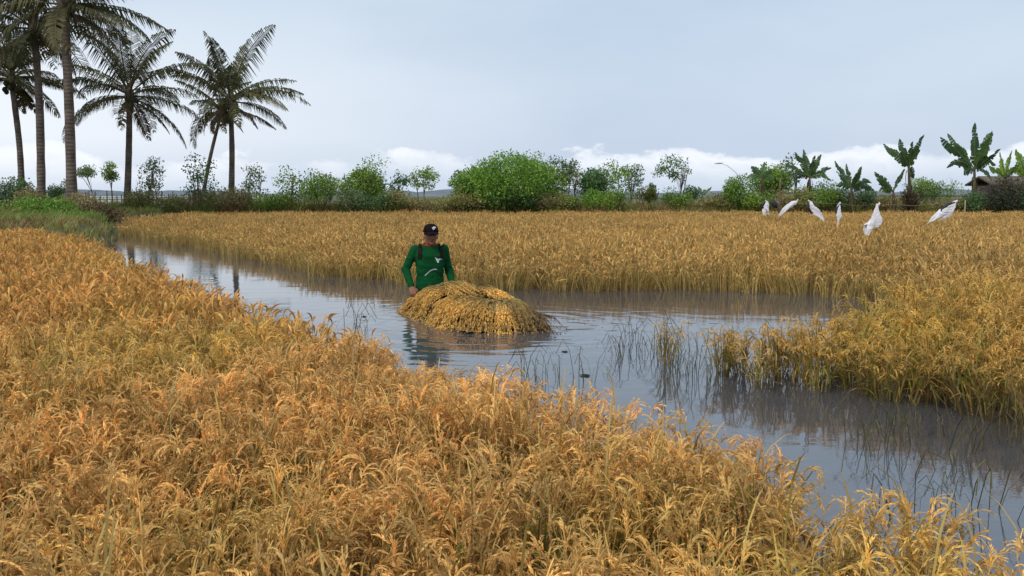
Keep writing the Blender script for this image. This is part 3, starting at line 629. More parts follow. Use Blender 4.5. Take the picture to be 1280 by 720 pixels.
S = [
 (8, 240, 52, 30, 40, G3, 'dark bush at the left edge under the leftmost palm'),
 (38, 248, 34, 22, 38, G5, 'brownish low bush between the two leftmost palm trunks'),
 (70, 241, 26, 28, 40, G3, 'dark round bush between the two tallest palm trunks'),
 (62, 262, 70, 34, 33, G2, 'bright green shrub in front of the tall palms'),
 (95, 258, 60, 32, 35, G5, 'olive shrub at the foot of the thickest palm'),
 (118, 270, 60, 30, 32, [(.13, .075, .04), (.11, .075, .035)], 'reddish brown shrub at the water end of the left bank'),
 (178, 252, 44, 32, 43, G5, 'rounded olive shrub at the foot of the lone palm'),
 (222, 256, 50, 24, 43, G5, 'low dry olive shrub between lone palm and leaning palm'),
 (255, 250, 40, 26, 44, G5, 'yellowish shrub at the foot of the leaning palm'),
 (298, 245, 52, 34, 43, G5, 'large olive shrub at the foot of the rightmost palm'),
 (345, 254, 44, 26, 43, G1, 'green shrub below the leafy young trees left of centre'),
 (402, 239, 44, 40, 43, G1, 'dense round green bush below the dark topped tree'),
 (435, 250, 40, 30, 43, G4, 'grey stemmed shrub at the left foot of the tall group'),
 (470, 253, 44, 24, 42.6, G3, 'dark shrub under the tall group of trees'),
 (505, 253, 50, 26, 43, G5, 'yellow green shrub left of the farmer on the bank'),
 (560, 256, 60, 20, 43, G5, 'low olive shrub behind the farmer'),
 (590, 250, 44, 26, 43, G5, 'straw coloured shrub under the left flank of the big tree'),
 (640, 250, 60, 30, 42.7, G3, 'dark shrub under the biggest green tree'),
 (692, 254, 44, 24, 42.7, G5, 'dry shrub right of the biggest green tree'),
 (712, 256, 30, 22, 42.6, G2, 'bright green low shrub in the gap right of the thicket'),
 (738, 250, 36, 26, 43, G2, 'light green shrub below the narrow dark tree'),
 (770, 249, 34, 28, 42.8, G1, 'round dark green bush under the wide feathery tree'),
 (808, 246, 26, 22, 45, [(.16, .17, .03), (.12, .15, .03)], 'small yellow bush left of the lone umbrella tree'),
 (812, 238, 14, 16, 55, G3, 'tiny dark far bush behind the yellow one'),
 (845, 250, 34, 26, 43, G1, 'green shrub under the lone umbrella tree'),
 (865, 241, 18, 18, 55, G3, 'small dark far bush right of the lone umbrella tree'),
 (895, 254, 40, 22, 43, G5, 'pale olive shrub left of the bright green bush'),
 (927, 240, 42, 38, 43, G2, 'bright yellow green bush left of the white rags'),
 (945, 252, 40, 28, 42.6, G1, 'green bush below the sunken banana plant'),
 (985, 250, 46, 30, 43, G5, 'brown olive shrub at the foot of the bamboo stake'),
 (1020, 244, 56, 30, 43, G1, 'wide green shrub below the many leaved banana plant'),
 (1055, 250, 44, 26, 43, G4, 'grey green shrub right of the wide green one'),
 (1084, 250, 30, 22, 43, G3, 'dark shrub behind the second largest white rag'),
 (1112, 256, 36, 20, 42.6, G5, 'olive shrub at the foot of the small thin-stemmed banana'),
 (1138, 250, 24, 34, 41.6, [(.10, .07, .035), (.09, .08, .03)], 'bushy brown mound of dry leaves round a banana stem'),
 (1163, 237, 50, 27, 46, G1, 'dark green dome shaped bush between two banana plants'),
 (1190, 257, 50, 18, 43, G5, 'low dull shrub beneath the dome shaped bush'),
 (1218, 254, 30, 26, 42, G3, 'dark shrub at the foot of the tallest banana plant'),
 (1250, 250, 56, 34, 41.8, [(.06, .06, .03), (.05, .06, .03), (.10, .06, .04)], 'dark thicket before the weathered shed at the right'),
 (1262, 240, 50, 46, 43, [(.13, .13, .08), (.10, .11, .06), (.15, .12, .09)], 'tall greyish thicket hiding most of the shed'),
 (1290, 252, 50, 34, 42, G3, 'dark shrub cut by the right edge of the photo'),
]
for i, (px, cy, wp, hp, D, cols, lab) in enumerate(S): shrub(px, cy-1, wp*1.15, hp*1.15, D, cols, lab, 500+i)

# ------------------------------------------------------------------ built things far behind
M_white = mat_plain('whitewash', (.72, .72, .72), .85, .12, 1.5); M_conc = mat_plain('weathered concrete', (.33, .31, .28), .9, .25, 1.2, .3)
M_wood = mat_plain('grey wood', (.10, .085, .065), .85, .4, 6, .3); M_wood2 = mat_plain('silvered boards', (.17, .15, .13), .85, .4, 3, .3)
M_thatch = mat_plain('old thatch', (.14, .115, .085), .95, .4, 6, .6)
def wall(px0, px1, D, ytop, mat, label, name='low_wall', pil=3.0, thick=.16):
    s = D/F; x0, x1 = (px0-640)*s, (px1-640)*s; zt = P(0, ytop, D).z; z0 = -.2; t = empty(name, ((x0+x1)/2, D, z0), label, 'wall'); L_ = x1-x0
    b = MB(); b.box((0, 0, (zt-z0)/2), (L_, thick, zt-z0)); b.build('panel', mat, t)
    c = MB(); c.box((0, 0, zt-z0+.032), (L_+.06, thick+.08, .06)); c.build('coping', mat, t)
    q = MB(); k = max(2, int(L_/pil))
    for i in range(k+1): q.box((-L_/2+L_*i/k, 0, (zt-z0)/2-.02), (.22, thick+.06, zt-z0-.02))
    q.build('pillars', mat, t); return t
wall(98, 275, 60, 246.5, M_white, 'long low white wall behind the stake fence left of centre')
wall(318, 372, 62, 246, M_white, 'short low white wall seen through the young trees right of the palms')
wall(776, 866, 56, 247.5, M_conc, 'low pale wall beyond the bank under the lone umbrella tree')
wall(1030, 1232, 47, 244.5, M_conc, 'long dull concrete wall behind the banana plants')
def stake_fence(px0, px1, D, label, seed):
    s = D/F; x0, x1 = (px0-640)*s, (px1-640)*s; t = empty('stake_fence', ((x0+x1)/2, D, bank_h((x0+x1)/2, D)-.1), label, 'fence', 'stake fences'); rd = random.Random(seed)
    x = x0; 
    while x < x1:
        b = MB(); h = rd.uniform(.85, 1.35); lx = rd.gauss(0, .05); b.tube([(x-(x0+x1)/2, 0, 0), (x-(x0+x1)/2+lx*.5, 0, h*.5), (x-(x0+x1)/2+lx, 0, h)], [.045, .04, .03], 6); b.build('stake', M_wood, t); x += rd.uniform(.22, .40)
    b = MB(); b.tube([(x0-(x0+x1)/2, -.06, .75), (0, -.06, .78), (x1-(x0+x1)/2, -.06, .74)], .022, 5); b.build('rail', M_wood, t)
stake_fence(98, 262, 53, 'long dark stake fence before the white wall behind the palms', 1)
stake_fence(322, 372, 54, 'short dark stake fence behind the young trees right of the palms', 2)
# shed at the right edge
D = 45.5; s = D/F; x0, x1 = (1236-640)*s, (1312-640)*s; zt = P(0, 229, D).z
t = empty('shed', ((x0+x1)/2, D+1, .2), 'weathered grey board shed with a thatched roof at the right edge', 'shed'); Lh = x1-x0
b = MB(); n = int(Lh/.2)
for i in range(n): b.box((-Lh/2+Lh*(i+.5)/n, -1, (zt-.2)/2), (Lh/n*.93, .03, zt-.2+random.uniform(-.05, .03)))
b.build('front_boards', M_wood2, t)
b = MB(); b.box((0, .05, (zt-.3)/2), (Lh-.1, 2.0, zt-.35)); b.build('side_walls', M_wood2, t)
b = MB(); b.add([(-Lh/2-.2, -1.35, zt-.32), (Lh/2+.2, -1.35, zt-.32), (Lh/2+.2, 0, zt+.1), (-Lh/2-.2, 0, zt+.1), (Lh/2+.2, 1.35, zt-.32), (-Lh/2-.2, 1.35, zt-.32), (-Lh/2-.2, -1.35, zt-.24), (Lh/2+.2, -1.35, zt-.24), (Lh/2+.2, 0, zt+.18), (-Lh/2-.2, 0, zt+.18), (Lh/2+.2, 1.35, zt-.24), (-Lh/2-.2, 1.35, zt-.24)],
      [(0,3,2,1),(3,5,4,2),(6,7,8,9),(9,8,10,11),(0,1,7,6),(5,11,10,4),(0,6,9,3),(3,9,11,5),(1,2,8,7),(2,4,10,8)]); b.build('roof', M_thatch, t)
for px in (1244, 1262, 1280, 1298):
    b = MB(); b.tube([((px-640)*s-(x0+x1)/2, -1.12, 0), ((px-640)*s-(x0+x1)/2, -1.1, zt-.3)], .05, 7); b.build('post', M_wood, t)
M_lamp = mat_plain('hazed lamp', (.60, .65, .72), .6, .08, 3)  # pale blue-grey stands in for haze, so the far lamp looks faint
# arched lamp
D = 70; o = P(926, 250, D); o.z = .2; t = empty('street_lamp', o, 'thin pale street lamp with a long arched arm, far behind the bright green bush', 'street lamp')
b = MB(); pts = [P(a, c, D)-o for a, c in [(929, 232), (925, 222), (918, 214), (909, 207), (901, 204)]]; b.tube([(0, 0, 0)]+pts, [.05, .035, .03, .028, .025, .022], 6); b.build('pole', M_lamp, t, True)
b = MB(); e = pts[-1]; b.tube([e+Vector((.15, 0, .02)), e, e+Vector((-.3, 0, 0)), e+Vector((-.5, 0, -.02))], [.03, .07, .07, .03], 8); b.build('lamp_head', M_lamp, t, True)
# distant tree line / low land, haze put into its blue-grey colour
hb = MB(); 
for D, hmax, seed in ((420, 2.6, 0), (700, 4.0, 5)):
    xs_ = np.arange(-D*.9, D*.9, D/110); vs = []
    for x in xs_:
        h = 1.2+hmax*max(0, .5+noise.noise(Vector((x/D*9+seed, seed, 0)))*1.1)+.7*noise.noise(Vector((x/D*60, seed, 4)))
        vs += [(x, D, -.2), (x, D+12, h*.8), (x, D+25, h), (x, D+60, -.2)]
    m_ = len(xs_); hb.add(vs, [(4*i+k, 4*(i+1)+k, 4*(i+1)+k+1, 4*i+k+1) for i in range(m_-1) for k in range(3)], (.10, .13, .12))
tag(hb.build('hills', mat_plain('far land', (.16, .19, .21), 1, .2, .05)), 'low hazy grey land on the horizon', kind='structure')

# ------------------------------------------------------------------ bird scaring rags on a string
M_rag = mat_plain('white plastic', (.82, .80, .84), .45, .06, 9); M_blk = mat_plain('near black', (.035, .035, .05), .5, .3, 9)
M_bam = mat_plain('dry bamboo', (.36, .27, .13), .6, .25, 6)
def stake(px, D, ytop, r, label, mat=M_bam, lean=0):
    s = D/F; x = (px-640)*s; zt = P(px, ytop, D).z; t = empty('bamboo_stake', (x, D, -.6), label, 'stake'); b = MB(); n = 7; ps = [(lean*i/n, 0, (zt+.6)*i/n) for i in range(n+1)]
    b.tube(ps, [r*(1-.25*i/n) for i in range(n+1)], 8); b.build('cane', mat, t, True)
    k = MB()
    for i in range(1, n): k.tube([(lean*i/n, 0, (zt+.6)*i/n-.012), (lean*i/n, 0, (zt+.6)*i/n+.012)], r*1.18, 8)
    k.build('nodes', mat, t, True); return P(px, ytop, D)
def rag(D, top, bot, wpx, dark, label, seed, prof, tail=0):
    a, c = P(*top, D), P(*bot, D); ax = c-a; L_ = ax.length; v = ax.normalized(); s = D/F; rd = random.Random(seed)
    side = v.cross(Vector((0, 1, 0))).normalized(); dep = v.cross(side); t = empty('rag', a, label, 'rag', 'bird scaring rags tied over the far rice')
    b = MB(); n = 14; m = 18; vs = []; fs = []
    for i in range(n+1):
        u = i/n; wd = wpx*s*.5*float(np.interp(u, *prof)); off = side*(wpx*s*.12*math.sin(u*5+seed))
        for k in range(m):
            an = 2*math.pi*k/m; rr = 1+.42*math.sin(an*3+seed+u*4)*(.3+u)+.22*rd.uniform(-1, 1)
            e = v*L_*(u+(.20*math.sin(an*2+seed)*max(0, u-.6)/.4)); vs.append(e+off+side*math.cos(an)*wd*rr*.8+dep*math.sin(an)*wd*.28*rr)
    for i in range(n):
        for k in range(m): fs.append((i*m+k, i*m+(k+1) % m, (i+1)*m+(k+1) % m, (i+1)*m+k))
    b.add(vs, fs); b.build('hung_sheet', M_rag, t)
    kb = MB(); kb.tube([v*-.03, v*.0, v*.03], [.008, .02, .01], 7); kb.build('knot', M_rag, t, True)
    if dark:
        d2 = MB(); w0 = wpx*s
        d2.tube([v*.01, v*L_*.25-side*dark*w0*.5, v*L_*.5-side*dark*w0*.55, v*L_*.62-side*dark*w0*.3], [.01, w0*.17, w0*.13, .008], 8); d2.build('dark_strip', M_blk, t, True)  # tapered dark piece along one side of the white sheet
    if tail:
        tb = MB(); tb.tube([v*L_*.95, v*L_*1.2+Vector((-.03, 0, .01)), v*L_*1.5+Vector((-.05, 0, .05))], [.02, .008, .006], 5); tb.build('string_tail', M_bam, t)
    return a
W1 = ([0, .3, .7, 1], [.12, .7, 1, .75]); W2 = ([0, .2, .6, 1], [.15, .8, .9, .2]); W3 = ([0, .25, .5, .85, 1], [.1, .35, .8, 1, .7]); W4 = ([0, .25, .6, .85, 1], [.2, .9, 1, .5, .1])
lp = []
lp.append(rag(33, (957, 251), (959, 266), 9, 1, 'smallest and leftmost white rag, beside a dark piece left of the stake', 1, W1))
st_top = None
lp.append(rag(28, (997, 250), (976, 267), 8, 0, 'thin white rag blown down to the left, just right of the stake', 2, W2))
lp.append(rag(24, (1011, 251), (1027, 273), 11, 1, 'white rag slanting down to the right with a dark upper left side', 3, W2))
lp.append(rag(20, (1050, 254), (1047, 279), 8, .8, 'narrow upright white rag in the middle of the row', 4, W2))
lp.append(rag(16, (1099, 255), (1087, 288), 19, 0, 'largest white rag, wide at its bottom like a tied bag', 5, W3))
lp.append(rag(14, (1195, 252), (1166, 277), 15, .5, 'rightmost white rag streaming to the left with a frayed tail', 6, W4, 1))
stake(973, 30.5, 222, .042, 'tall brown bamboo stake between the two leftmost white rags', mat_plain('brown cane', (.17, .12, .075), .8, .3, 5))
stake(1204, 13.6, 250, .012, 'thin short cane holding the rightmost white rag')
b = MB(); tt = empty('rag', P(966, 249, 30.4), 'small black piece hanging on the string beside the bamboo stake', 'rag', 'bird scaring rags tied over the far rice')
b.tube([(0, 0, 0), (.02, 0, -.12), (.1, 0, -.22), (.16, 0, -.3)], [.03, .09, .10, .02], 8); b.build('hung_sheet', M_blk, tt, True)  # small near-black piece below the string
b = MB(); lp2 = [P(950, 249, 36)]+lp[:1]+[P(973, 249, 30.5)]+lp[1:]+[P(1203, 251, 13.6)]
for a, c in zip(lp2[:-1], lp2[1:]): b.tube([a, (a+c)/2-Vector((0, 0, .05)), c], .0022, 4)
tag(b.build('string', M_bam), 'thin slack string carrying the white rags over the rice', 'string')

# ------------------------------------------------------------------ raft and rice load
A0, A1 = Vector((-.84, 10.0, 0)), Vector((-.03, 8.35, 0)); AX = (A1-A0).normalized(); SD = Vector((-AX.y, AX.x, 0))*-1   # SD points to the near left side
if SD.x > 0: SD = -SD
LEN = (A1-A0).length
t = empty('raft', (A0+A1)/2, 'low dark raft almost hidden below the heap of cut rice', 'raft'); t.rotation_euler = (0, 0, math.atan2(AX.y, AX.x))
M_tarp = mat_plain('wet dark planks', (.05, .038, .028), .45, .4, 6, .4)
b = MB()
for i in range(5): b.box((0, -.28+.14*i, -.035+.003*(i % 2)), (LEN-.25, .13, .09))
b.build('planks', M_tarp, t)
b = MB()
for x in (-.6, 0, .6): b.box((x, 0, .032), (.09, .66, .04))
b.build('crossbeams', M_tarp, t)
def load_h(u, v):           # u along the raft -1..1, v across -1..1
    r = (abs(u)**3.2+abs(v)**2.4); return .04+.165*max(0, 1-r)**.6*(1-.30*u)
CORE = MB(); nu, nv = 40, 24; vs = []
C0 = (A0+A1)/2; HL, HW = LEN/2+.02, .47
def LP(u, v, z): return C0+AX*(u*HL)+SD*(v*HW)+Vector((0, 0, z))
SH_STR = (.46, .32, .11); SH_GR = (.74, .44, .115)
sheaves = [  # u0 v0 -> u1 v1 (root to heads), height factor, label
 (-.80, -.10, -.98, .98, 0, 'sheaf of cut rice nearest the farmer on the left side of the load'),
 (-.50, -.15, -.62, 1.05, 0, 'second sheaf from the farmer, draped over the left side of the load'),
 (-.18, -.15, -.25, 1.08, 0, 'third sheaf from the farmer, draped over the left side of the load'),
 (.12, -.10, .14, 1.10, 0, 'fourth sheaf from the farmer with pale heads touching the water'),
 (.36, -.05, .52, 1.10, 0, 'sheaf at the near corner of the load with a full fan of heads'),
 (.42, -.10, .90, .80, 0, 'sheaf hanging over the front end just right of the near corner'),
 (.40, -.30, 1.12, .22, 0, 'sheaf hanging over the middle of the front end of the load'),
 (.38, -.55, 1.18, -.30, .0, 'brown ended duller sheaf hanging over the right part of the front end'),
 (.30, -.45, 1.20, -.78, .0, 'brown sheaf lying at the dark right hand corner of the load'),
 (-.95, -.45, -.30, -.10, .045, 'pale sheaf lying lengthwise on top of the load by the farmer'),
 (-.55, .30, .18, .22, .05, 'pale sheaf lying lengthwise on top in the middle of the load'),
 (-.30, -.45, .45, -.50, .04, 'dull sheaf lying on top along the far edge of the load'),
 (-.85, -.2, -1.14, .25, .0, 'sheaf hanging over the rear end below the hands of the farmer'),
 (-.6, -.2, -.75, -1.0, .0, 'sheaf draped over the far side of the load near the farmer'),
 (.0, -.2, .0, -1.05, .0, 'sheaf draped over the middle of the far side of the load'),
]
def surf(u, v, lift):
    z = load_h(max(-1, min(1, u)), max(-1, min(1, v)))+lift; ov = max(0, abs(u)-1)*HL+max(0, abs(v)-1)*HW
    return LP(u, v, z)
for si, (u0, v0, u1, v1, lf, lab) in enumerate(sheaves):
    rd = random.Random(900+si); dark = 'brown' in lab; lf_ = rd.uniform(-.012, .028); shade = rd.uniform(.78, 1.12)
    base = LP(u0, v0, load_h(u0, v0)); t = empty('rice_sheaf', base, lab, 'rice sheaf', 'sheaves heaped on the raft')
    sb, hb = MB(), MB(); du, dv = u1-u0, v1-v0; wl = .17
    dn = Vector((du*HL, dv*HW, 0)); lat = Vector((-dn.y, dn.x, 0)).normalized()
    for k in range(150):
        q = rd.gauss(0, .42); q = max(-1, min(1, q)); th = math.sqrt(max(0, 1-q*q))*.045*rd.uniform(-.3, 1.0)
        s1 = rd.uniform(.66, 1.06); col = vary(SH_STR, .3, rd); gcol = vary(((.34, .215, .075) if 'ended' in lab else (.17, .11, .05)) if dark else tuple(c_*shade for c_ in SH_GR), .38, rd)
        pts = []; tied = lambda s: (1-.25*math.sin(math.pi*min(1, s*1.6)))*(1+.35*max(0, s-.6))
        for i in range(9):
            s = s1*i/8; off = lat*(q*wl*tied(s)); u = u0+du*s+off.x/HL; v = v0+dv*s+off.y/HW
            p = surf(u, v, lf+lf_+th+.04*math.sin(math.pi*min(1, s))+.015); 
            if s > .8 and lf == 0: p.z = max(-.01+rd.uniform(0, .03), p.z-(s-.8)*.6)
            pts.append(p-base)
        sd_ = Vector((rd.gauss(0, 1), rd.gauss(0, 1), rd.gauss(0, .6))).normalized()
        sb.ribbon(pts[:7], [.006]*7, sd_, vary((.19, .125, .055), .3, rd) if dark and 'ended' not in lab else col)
        if rd.random() < .5: sb.ribbon([pts[2], pts[3]+Vector((0, 0, .012)), pts[4]+Vector((0, 0, .02)), pts[5]+Vector((0, 0, .01))], [.004, .012, .010, .002], sd_, vary((.38, .27, .09), .3, rd))
        for i in range(4, 9):
            p = pts[i]; v_ = (pts[i]-pts[i-1]).normalized()
            for g_ in range(5):
                g0 = p-v_*(pts[i]-pts[i-1]).length*rd.random()+Vector((rd.gauss(0, .004), rd.gauss(0, .004), rd.uniform(0, .006))); dd = (v_+Vector((rd.gauss(0, .16), rd.gauss(0, .16), rd.gauss(-.2, .14)))).normalized(); sx = dd.cross(Vector((rd.gauss(0, 1), rd.gauss(0, 1), rd.gauss(0, 1)))).normalized()*.0038
                gl = .03; c = vary(gcol, .25, rd); hb.add([g0, g0+dd*gl*.5+sx, g0+dd*gl, g0+dd*gl*.5-sx], [(0, 1, 2, 3)], c)
    # solid heart of the bundle under the loose straws
    cb = []; 
    for i in range(9):
        s = .92*i/8; p = surf(u0+du*s, v0+dv*s, lf+.0); p.z = max(.03, p.z-.015-(max(0, s-.8)*.3 if lf == 0 else 0)); cb.append(p-base)
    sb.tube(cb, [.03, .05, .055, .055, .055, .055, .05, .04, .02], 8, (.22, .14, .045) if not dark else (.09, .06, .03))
    sb.build('straw', M_sheaf, t); hb.build('seed_heads', M_sheaf, t)
    tb = MB(); s = .22; c = surf(u0+du*s, v0+dv*s, lf)-base; wv = Vector((AX.x*lat.x+SD.x*lat.y, AX.y*lat.x+SD.y*lat.y, 0)); 
    ring = [c+wv*math.cos(a)*.115+Vector((0, 0, .01+math.sin(a)*.085)) for a in np.linspace(0, 2*math.pi, 15)]
    tb.tube(ring, .008, 5, (.3, .22, .08)); tb.build('straw_tie', M_sheaf, t)
# inner pile the outer sheaves lie on
b = MB(); vs = []; nu, nv = 34, 20
for i in range(nu+1):
    for j in range(nv+1):
        u, v = -1+2*i/nu, -1+2*j/nv; z = load_h(u, v)*.86-.02+.02*noise.noise(Vector((u*9, v*5, 2))); vs.append(LP(u*.93, v*.88, z))
b.add(vs, [(i*(nv+1)+j, (i+1)*(nv+1)+j, (i+1)*(nv+1)+j+1, i*(nv+1)+j+1) for i in range(nu) for j in range(nv)])
m, nt, p = mat_new('packed straw'); ge = N(nt, 'ShaderNodeNewGeometry'); mp = N(nt, 'ShaderNodeMapping'); mp.inputs['Scale'].default_value = (60, 12, 60); L(nt, ge.outputs['Position'], mp.inputs[0])
nz = noise_tex(nt, mp.outputs[0], 1, 4); L(nt, mixc(nt, ramp(nt, nz, [(.35, 0), (.65, 1)]), (.14, .085, .03), (.42, .27, .08)), p.inputs['Base Color']); p.inputs['Roughness'].default_value = .9
bn = N(nt, 'ShaderNodeBump'); bn.inputs['Distance'].default_value = .02; L(nt, nz, bn.inputs['Height']); L(nt, bn.outputs[0], p.inputs['Normal'])
tag(b.build('straw_pile', m, smooth=True), 'packed straw heap under the sheaves on the raft', 'straw')

# ------------------------------------------------------------------ the farmer
def ellip(b, c, r, rot=None, n=16, m=10):
    c = Vector(c); M3 = rot.to_matrix() if rot else Matrix.Identity(3); vs = [c+M3 @ Vector((0, 0, -r[2]))]; fs = []
    for i in range(1, m):
        ph = -math.pi/2+math.pi*i/m
        for k in range(n):
            a = 2*math.pi*k/n; vs.append(c+M3 @ Vector((r[0]*math.cos(ph)*math.cos(a), r[1]*math.cos(ph)*math.sin(a), r[2]*math.sin(ph))))
    vs.append(c+M3 @ Vector((0, 0, r[2]))); e = len(vs)-1
    for k in range(n):
        fs.append((0, 1+(k+1) % n, 1+k)); fs.append((e, 1+(m-2)*n+k, 1+(m-2)*n+(k+1) % n))
        for i in range(m-2): fs.append((1+i*n+k, 1+i*n+(k+1) % n, 1+(i+1)*n+(k+1) % n, 1+(i+1)*n+k))
    b.add(vs, fs)
def limb(b, p0, p1, r0, r1):
    p0, p1 = Vector(p0), Vector(p1); k = 5; b.tube([p0.lerp(p1, i/k) for i in range(k+1)], [r0+(r1-r0)*i/k for i in range(k+1)], 14)
    ellip(b, p0, (r0, r0, r0)); ellip(b, p1, (r1, r1, r1))
def torso(b, rings, n=24):
    vs = []; fs = []
    for (z, rx, ry, cx, cy) in rings:
        for k in range(n):
            a = 2*math.pi*k/n; ca, sa = math.cos(a), math.sin(a); q = .82
            vs.append((cx+rx*math.copysign(abs(ca)**q, ca), cy+ry*math.copysign(abs(sa)**q, sa), z))
    for i in range(len(rings)-1):
        for k in range(n): fs.append((i*n+k, i*n+(k+1) % n, (i+1)*n+(k+1) % n, (i+1)*n+k))
    fs.append(tuple(range(n-1, -1, -1))); m = (len(rings)-1)*n; fs.append(tuple(m+k for k in range(n))); b.add(vs, fs)
def fuse(b, name, mat, parent, voxel, sm=6, fac=.5):
    me = bpy.data.meshes.new(name+'_raw'); me.from_pydata(b.v, [], b.f); o = bpy.data.objects.new(name+'_raw', me); COL.objects.link(o)
    r = o.modifiers.new('r', 'REMESH'); r.mode = 'VOXEL'; r.voxel_size = voxel; s = o.modifiers.new('s', 'SMOOTH'); s.factor = fac; s.iterations = sm
    dg = bpy.context.evaluated_depsgraph_get(); ev = o.evaluated_get(dg); m2 = bpy.data.meshes.new_from_object(ev); bpy.data.objects.remove(o)
    m2.name = name; m2.materials.clear(); m2.materials.append(mat); m2.shade_smooth()
    o2 = bpy.data.objects.new(name, m2); COL.objects.link(o2); o2.parent = parent; return o2
FD = 10.5; fx = (537-640)/F*FD
man = empty('person', (fx, FD, -.66), 'farmer in green long sleeved shirt and dark cap, wading waist deep behind the loaded raft', 'person', rz=R(14))
M_skin = mat_plain('tanned skin', (.27, .12, .075), .55, .12, 14)
M_shirt = mat_plain('green shirt', (.004, .068, .019), .85, .22, 7, .25, spec=.1); M_cap = mat_plain('dark cap', (.012, .008, .009), .9, .3, 12, spec=.05)
M_strap = mat_plain('dark strap', (.018, .012, .010), .8, .3, 12, spec=.1); M_trou = mat_plain('dark trousers', (.03, .032, .04), .85, .3, 8)
M_print = mat_plain('white print', (.58, .62, .62), .7, .05, 10); M_red = mat_plain('red neckband', (.30, .028, .02), .8, .2, 10); M_hair = mat_plain('black hair', (.012, .01, .01), .5, .3, 30)
M_eye = mat_plain('dark eye', (.02, .015, .012), .3, .1, 10); M_lip = mat_plain('lips', (.16, .055, .045), .5, .1, 10)
sh = [Vector((-.175, .01, 1.325)), Vector((.175, .01, 1.325))]
el_ = [Vector((-.285, .02, 1.075)), Vector((.235, .05, 1.06))]; wr = [Vector((-.235, -.13, .875)), Vector((.265, -.10, .875))]; hd = [Vector((-.23, -.20, .835)), Vector((.262, -.17, .84))]
HC = Vector((.01, -.035, 1.475))
b = MB()
torso(b, [(.80, .15, .10, 0, 0), (.88, .16, .105, 0, 0), (1.0, .135, .095, 0, 0), (1.12, .15, .10, 0, -.005), (1.24, .155, .100, 0, 0), (1.30, .13, .075, 0, .01), (1.35, .07, .055, 0, .01)])
limb(b, (0, .012, 1.30), (.006, -.012, 1.41), .058, .052)
ellip(b, HC, (.074, .092, .112)); ellip(b, HC+Vector((0, -.018, -.055)), (.056, .062, .058)); ellip(b, HC+Vector((0, -.065, -.088)), (.024, .018, .018))
ellip(b, HC+Vector((0, -.095, -.012)), (.012, .018, .026)); ellip(b, HC+Vector((0, -.105, -.026)), (.018, .014, .012))
for s_ in (-1, 1):
    ellip(b, HC+Vector((s_*.078, .005, -.012)), (.010, .018, .032)); ellip(b, HC+Vector((s_*.030, -.080, .022)), (.022, .012, .009)); ellip(b, HC+Vector((s_*.040, -.062, -.025)), (.02, .02, .02))
ellip(b, HC+Vector((0, -.088, -.058)), (.024, .010, .008))
for i in (0, 1):
    s_ = -1 if i == 0 else 1
    limb(b, sh[i]+Vector((-s_*.02, 0, -.03)), el_[i], .040, .036); limb(b, el_[i], wr[i], .036, .026)
    fw = (hd[i]-wr[i]).normalized(); latv = Vector((1, 0, 0)); latv = (latv-fw*latv.dot(fw)).normalized(); dn_ = fw.cross(latv); dn_ = -dn_ if dn_.z > 0 else dn_
    pc = wr[i].lerp(hd[i], .5)
    for q in (-.028, -.010, .010, .028): limb(b, wr[i]+latv*q*.6, hd[i]+latv*q, .017, .013)
    for q, ln in ((-.030, .058), (-.010, .068), (.010, .072), (.030, .062)):
        k0 = hd[i]+latv*q; k1 = k0+(fw*.8+dn_*.35)*ln*.5; k2 = k1+(fw*.35+dn_*.9)*ln*.35; k3 = k2+(dn_-fw*.2)*ln*.25
        limb(b, k0, k1, .0095, .0088); limb(b, k1, k2, .0088, .008); limb(b, k2, k3, .008, .0068)
    th0 = wr[i]+fw*.02-latv*s_*.022; th1 = th0+(fw*.5-latv*s_*.7)*.045; th2 = th1+(fw*.9+dn_*.3)*.035; limb(b, th0, th1, .013, .011); limb(b, th1, th2, .0105, .0085)
    limb(b, (s_*.085, 0, .84), (s_*.10, -.03, .46), .078, .055); limb(b, (s_*.10, -.03, .46), (s_*.11, .03, .08), .05, .034); limb(b, (s_*.11, .03, .05), (s_*.12, -.10, .03), .036, .026)
body = fuse(b, 'body', M_skin, man, .0065, 3)
b = MB()
torso(b, [(.835, .168, .118, 0, 0), (.90, .172, .120, 0, 0), (1.0, .158, .112, 0, 0), (1.12, .172, .118, 0, -.005), (1.24, .182, .122, 0, 0), (1.30, .170, .105, 0, .01), (1.345, .125, .085, 0, .01), (1.375, .078, .068, 0, .01)])
for i in (0, 1):
    limb(b, sh[i]+Vector((0, 0, -.012)), el_[i], .056, .050); limb(b, el_[i], wr[i].lerp(el_[i], .08), .053, .037)
# cloth folds
rd = random.Random(3)
for k in range(14):
    a = rd.uniform(-1.2, 1.2); z = rd.uniform(.9, 1.15); x_ = math.sin(a)*.155; y_ = -math.cos(a)*.108; limb(b, (x_, y_, z), (x_+rd.uniform(-.05, .05), y_+.006, z+rd.uniform(.04, .1)), .015, .009)
for i in (0, 1):
    for k in range(5):
        c = el_[i].lerp(wr[i], .15+.15*k)+Vector((rd.gauss(0, .006), -.03, 0)); ellip(b, c, (.034, .018, .010))
        c = sh[i].lerp(el_[i], .45+.12*k)+Vector((rd.gauss(0, .006), -.035, 0)); ellip(b, c, (.040, .018, .010))
shirt = fuse(b, 'shirt', M_shirt, man, .008, 4)
for v_ in shirt.data.vertices:
    c = v_.co; n_ = v_.normal; q = noise.noise(Vector((c.x*9, c.y*9, c.z*22+c.x*14)))*.55+noise.noise(Vector((c.x*22, c.y*22, c.z*40)))*.25
    v_.co = c+n_*(q*.013)
shirt.data.update()
b = MB(); torso(b, [(.79, .155, .11, 0, 0), (.85, .163, .113, 0, 0), (.90, .16, .11, 0, 0)])
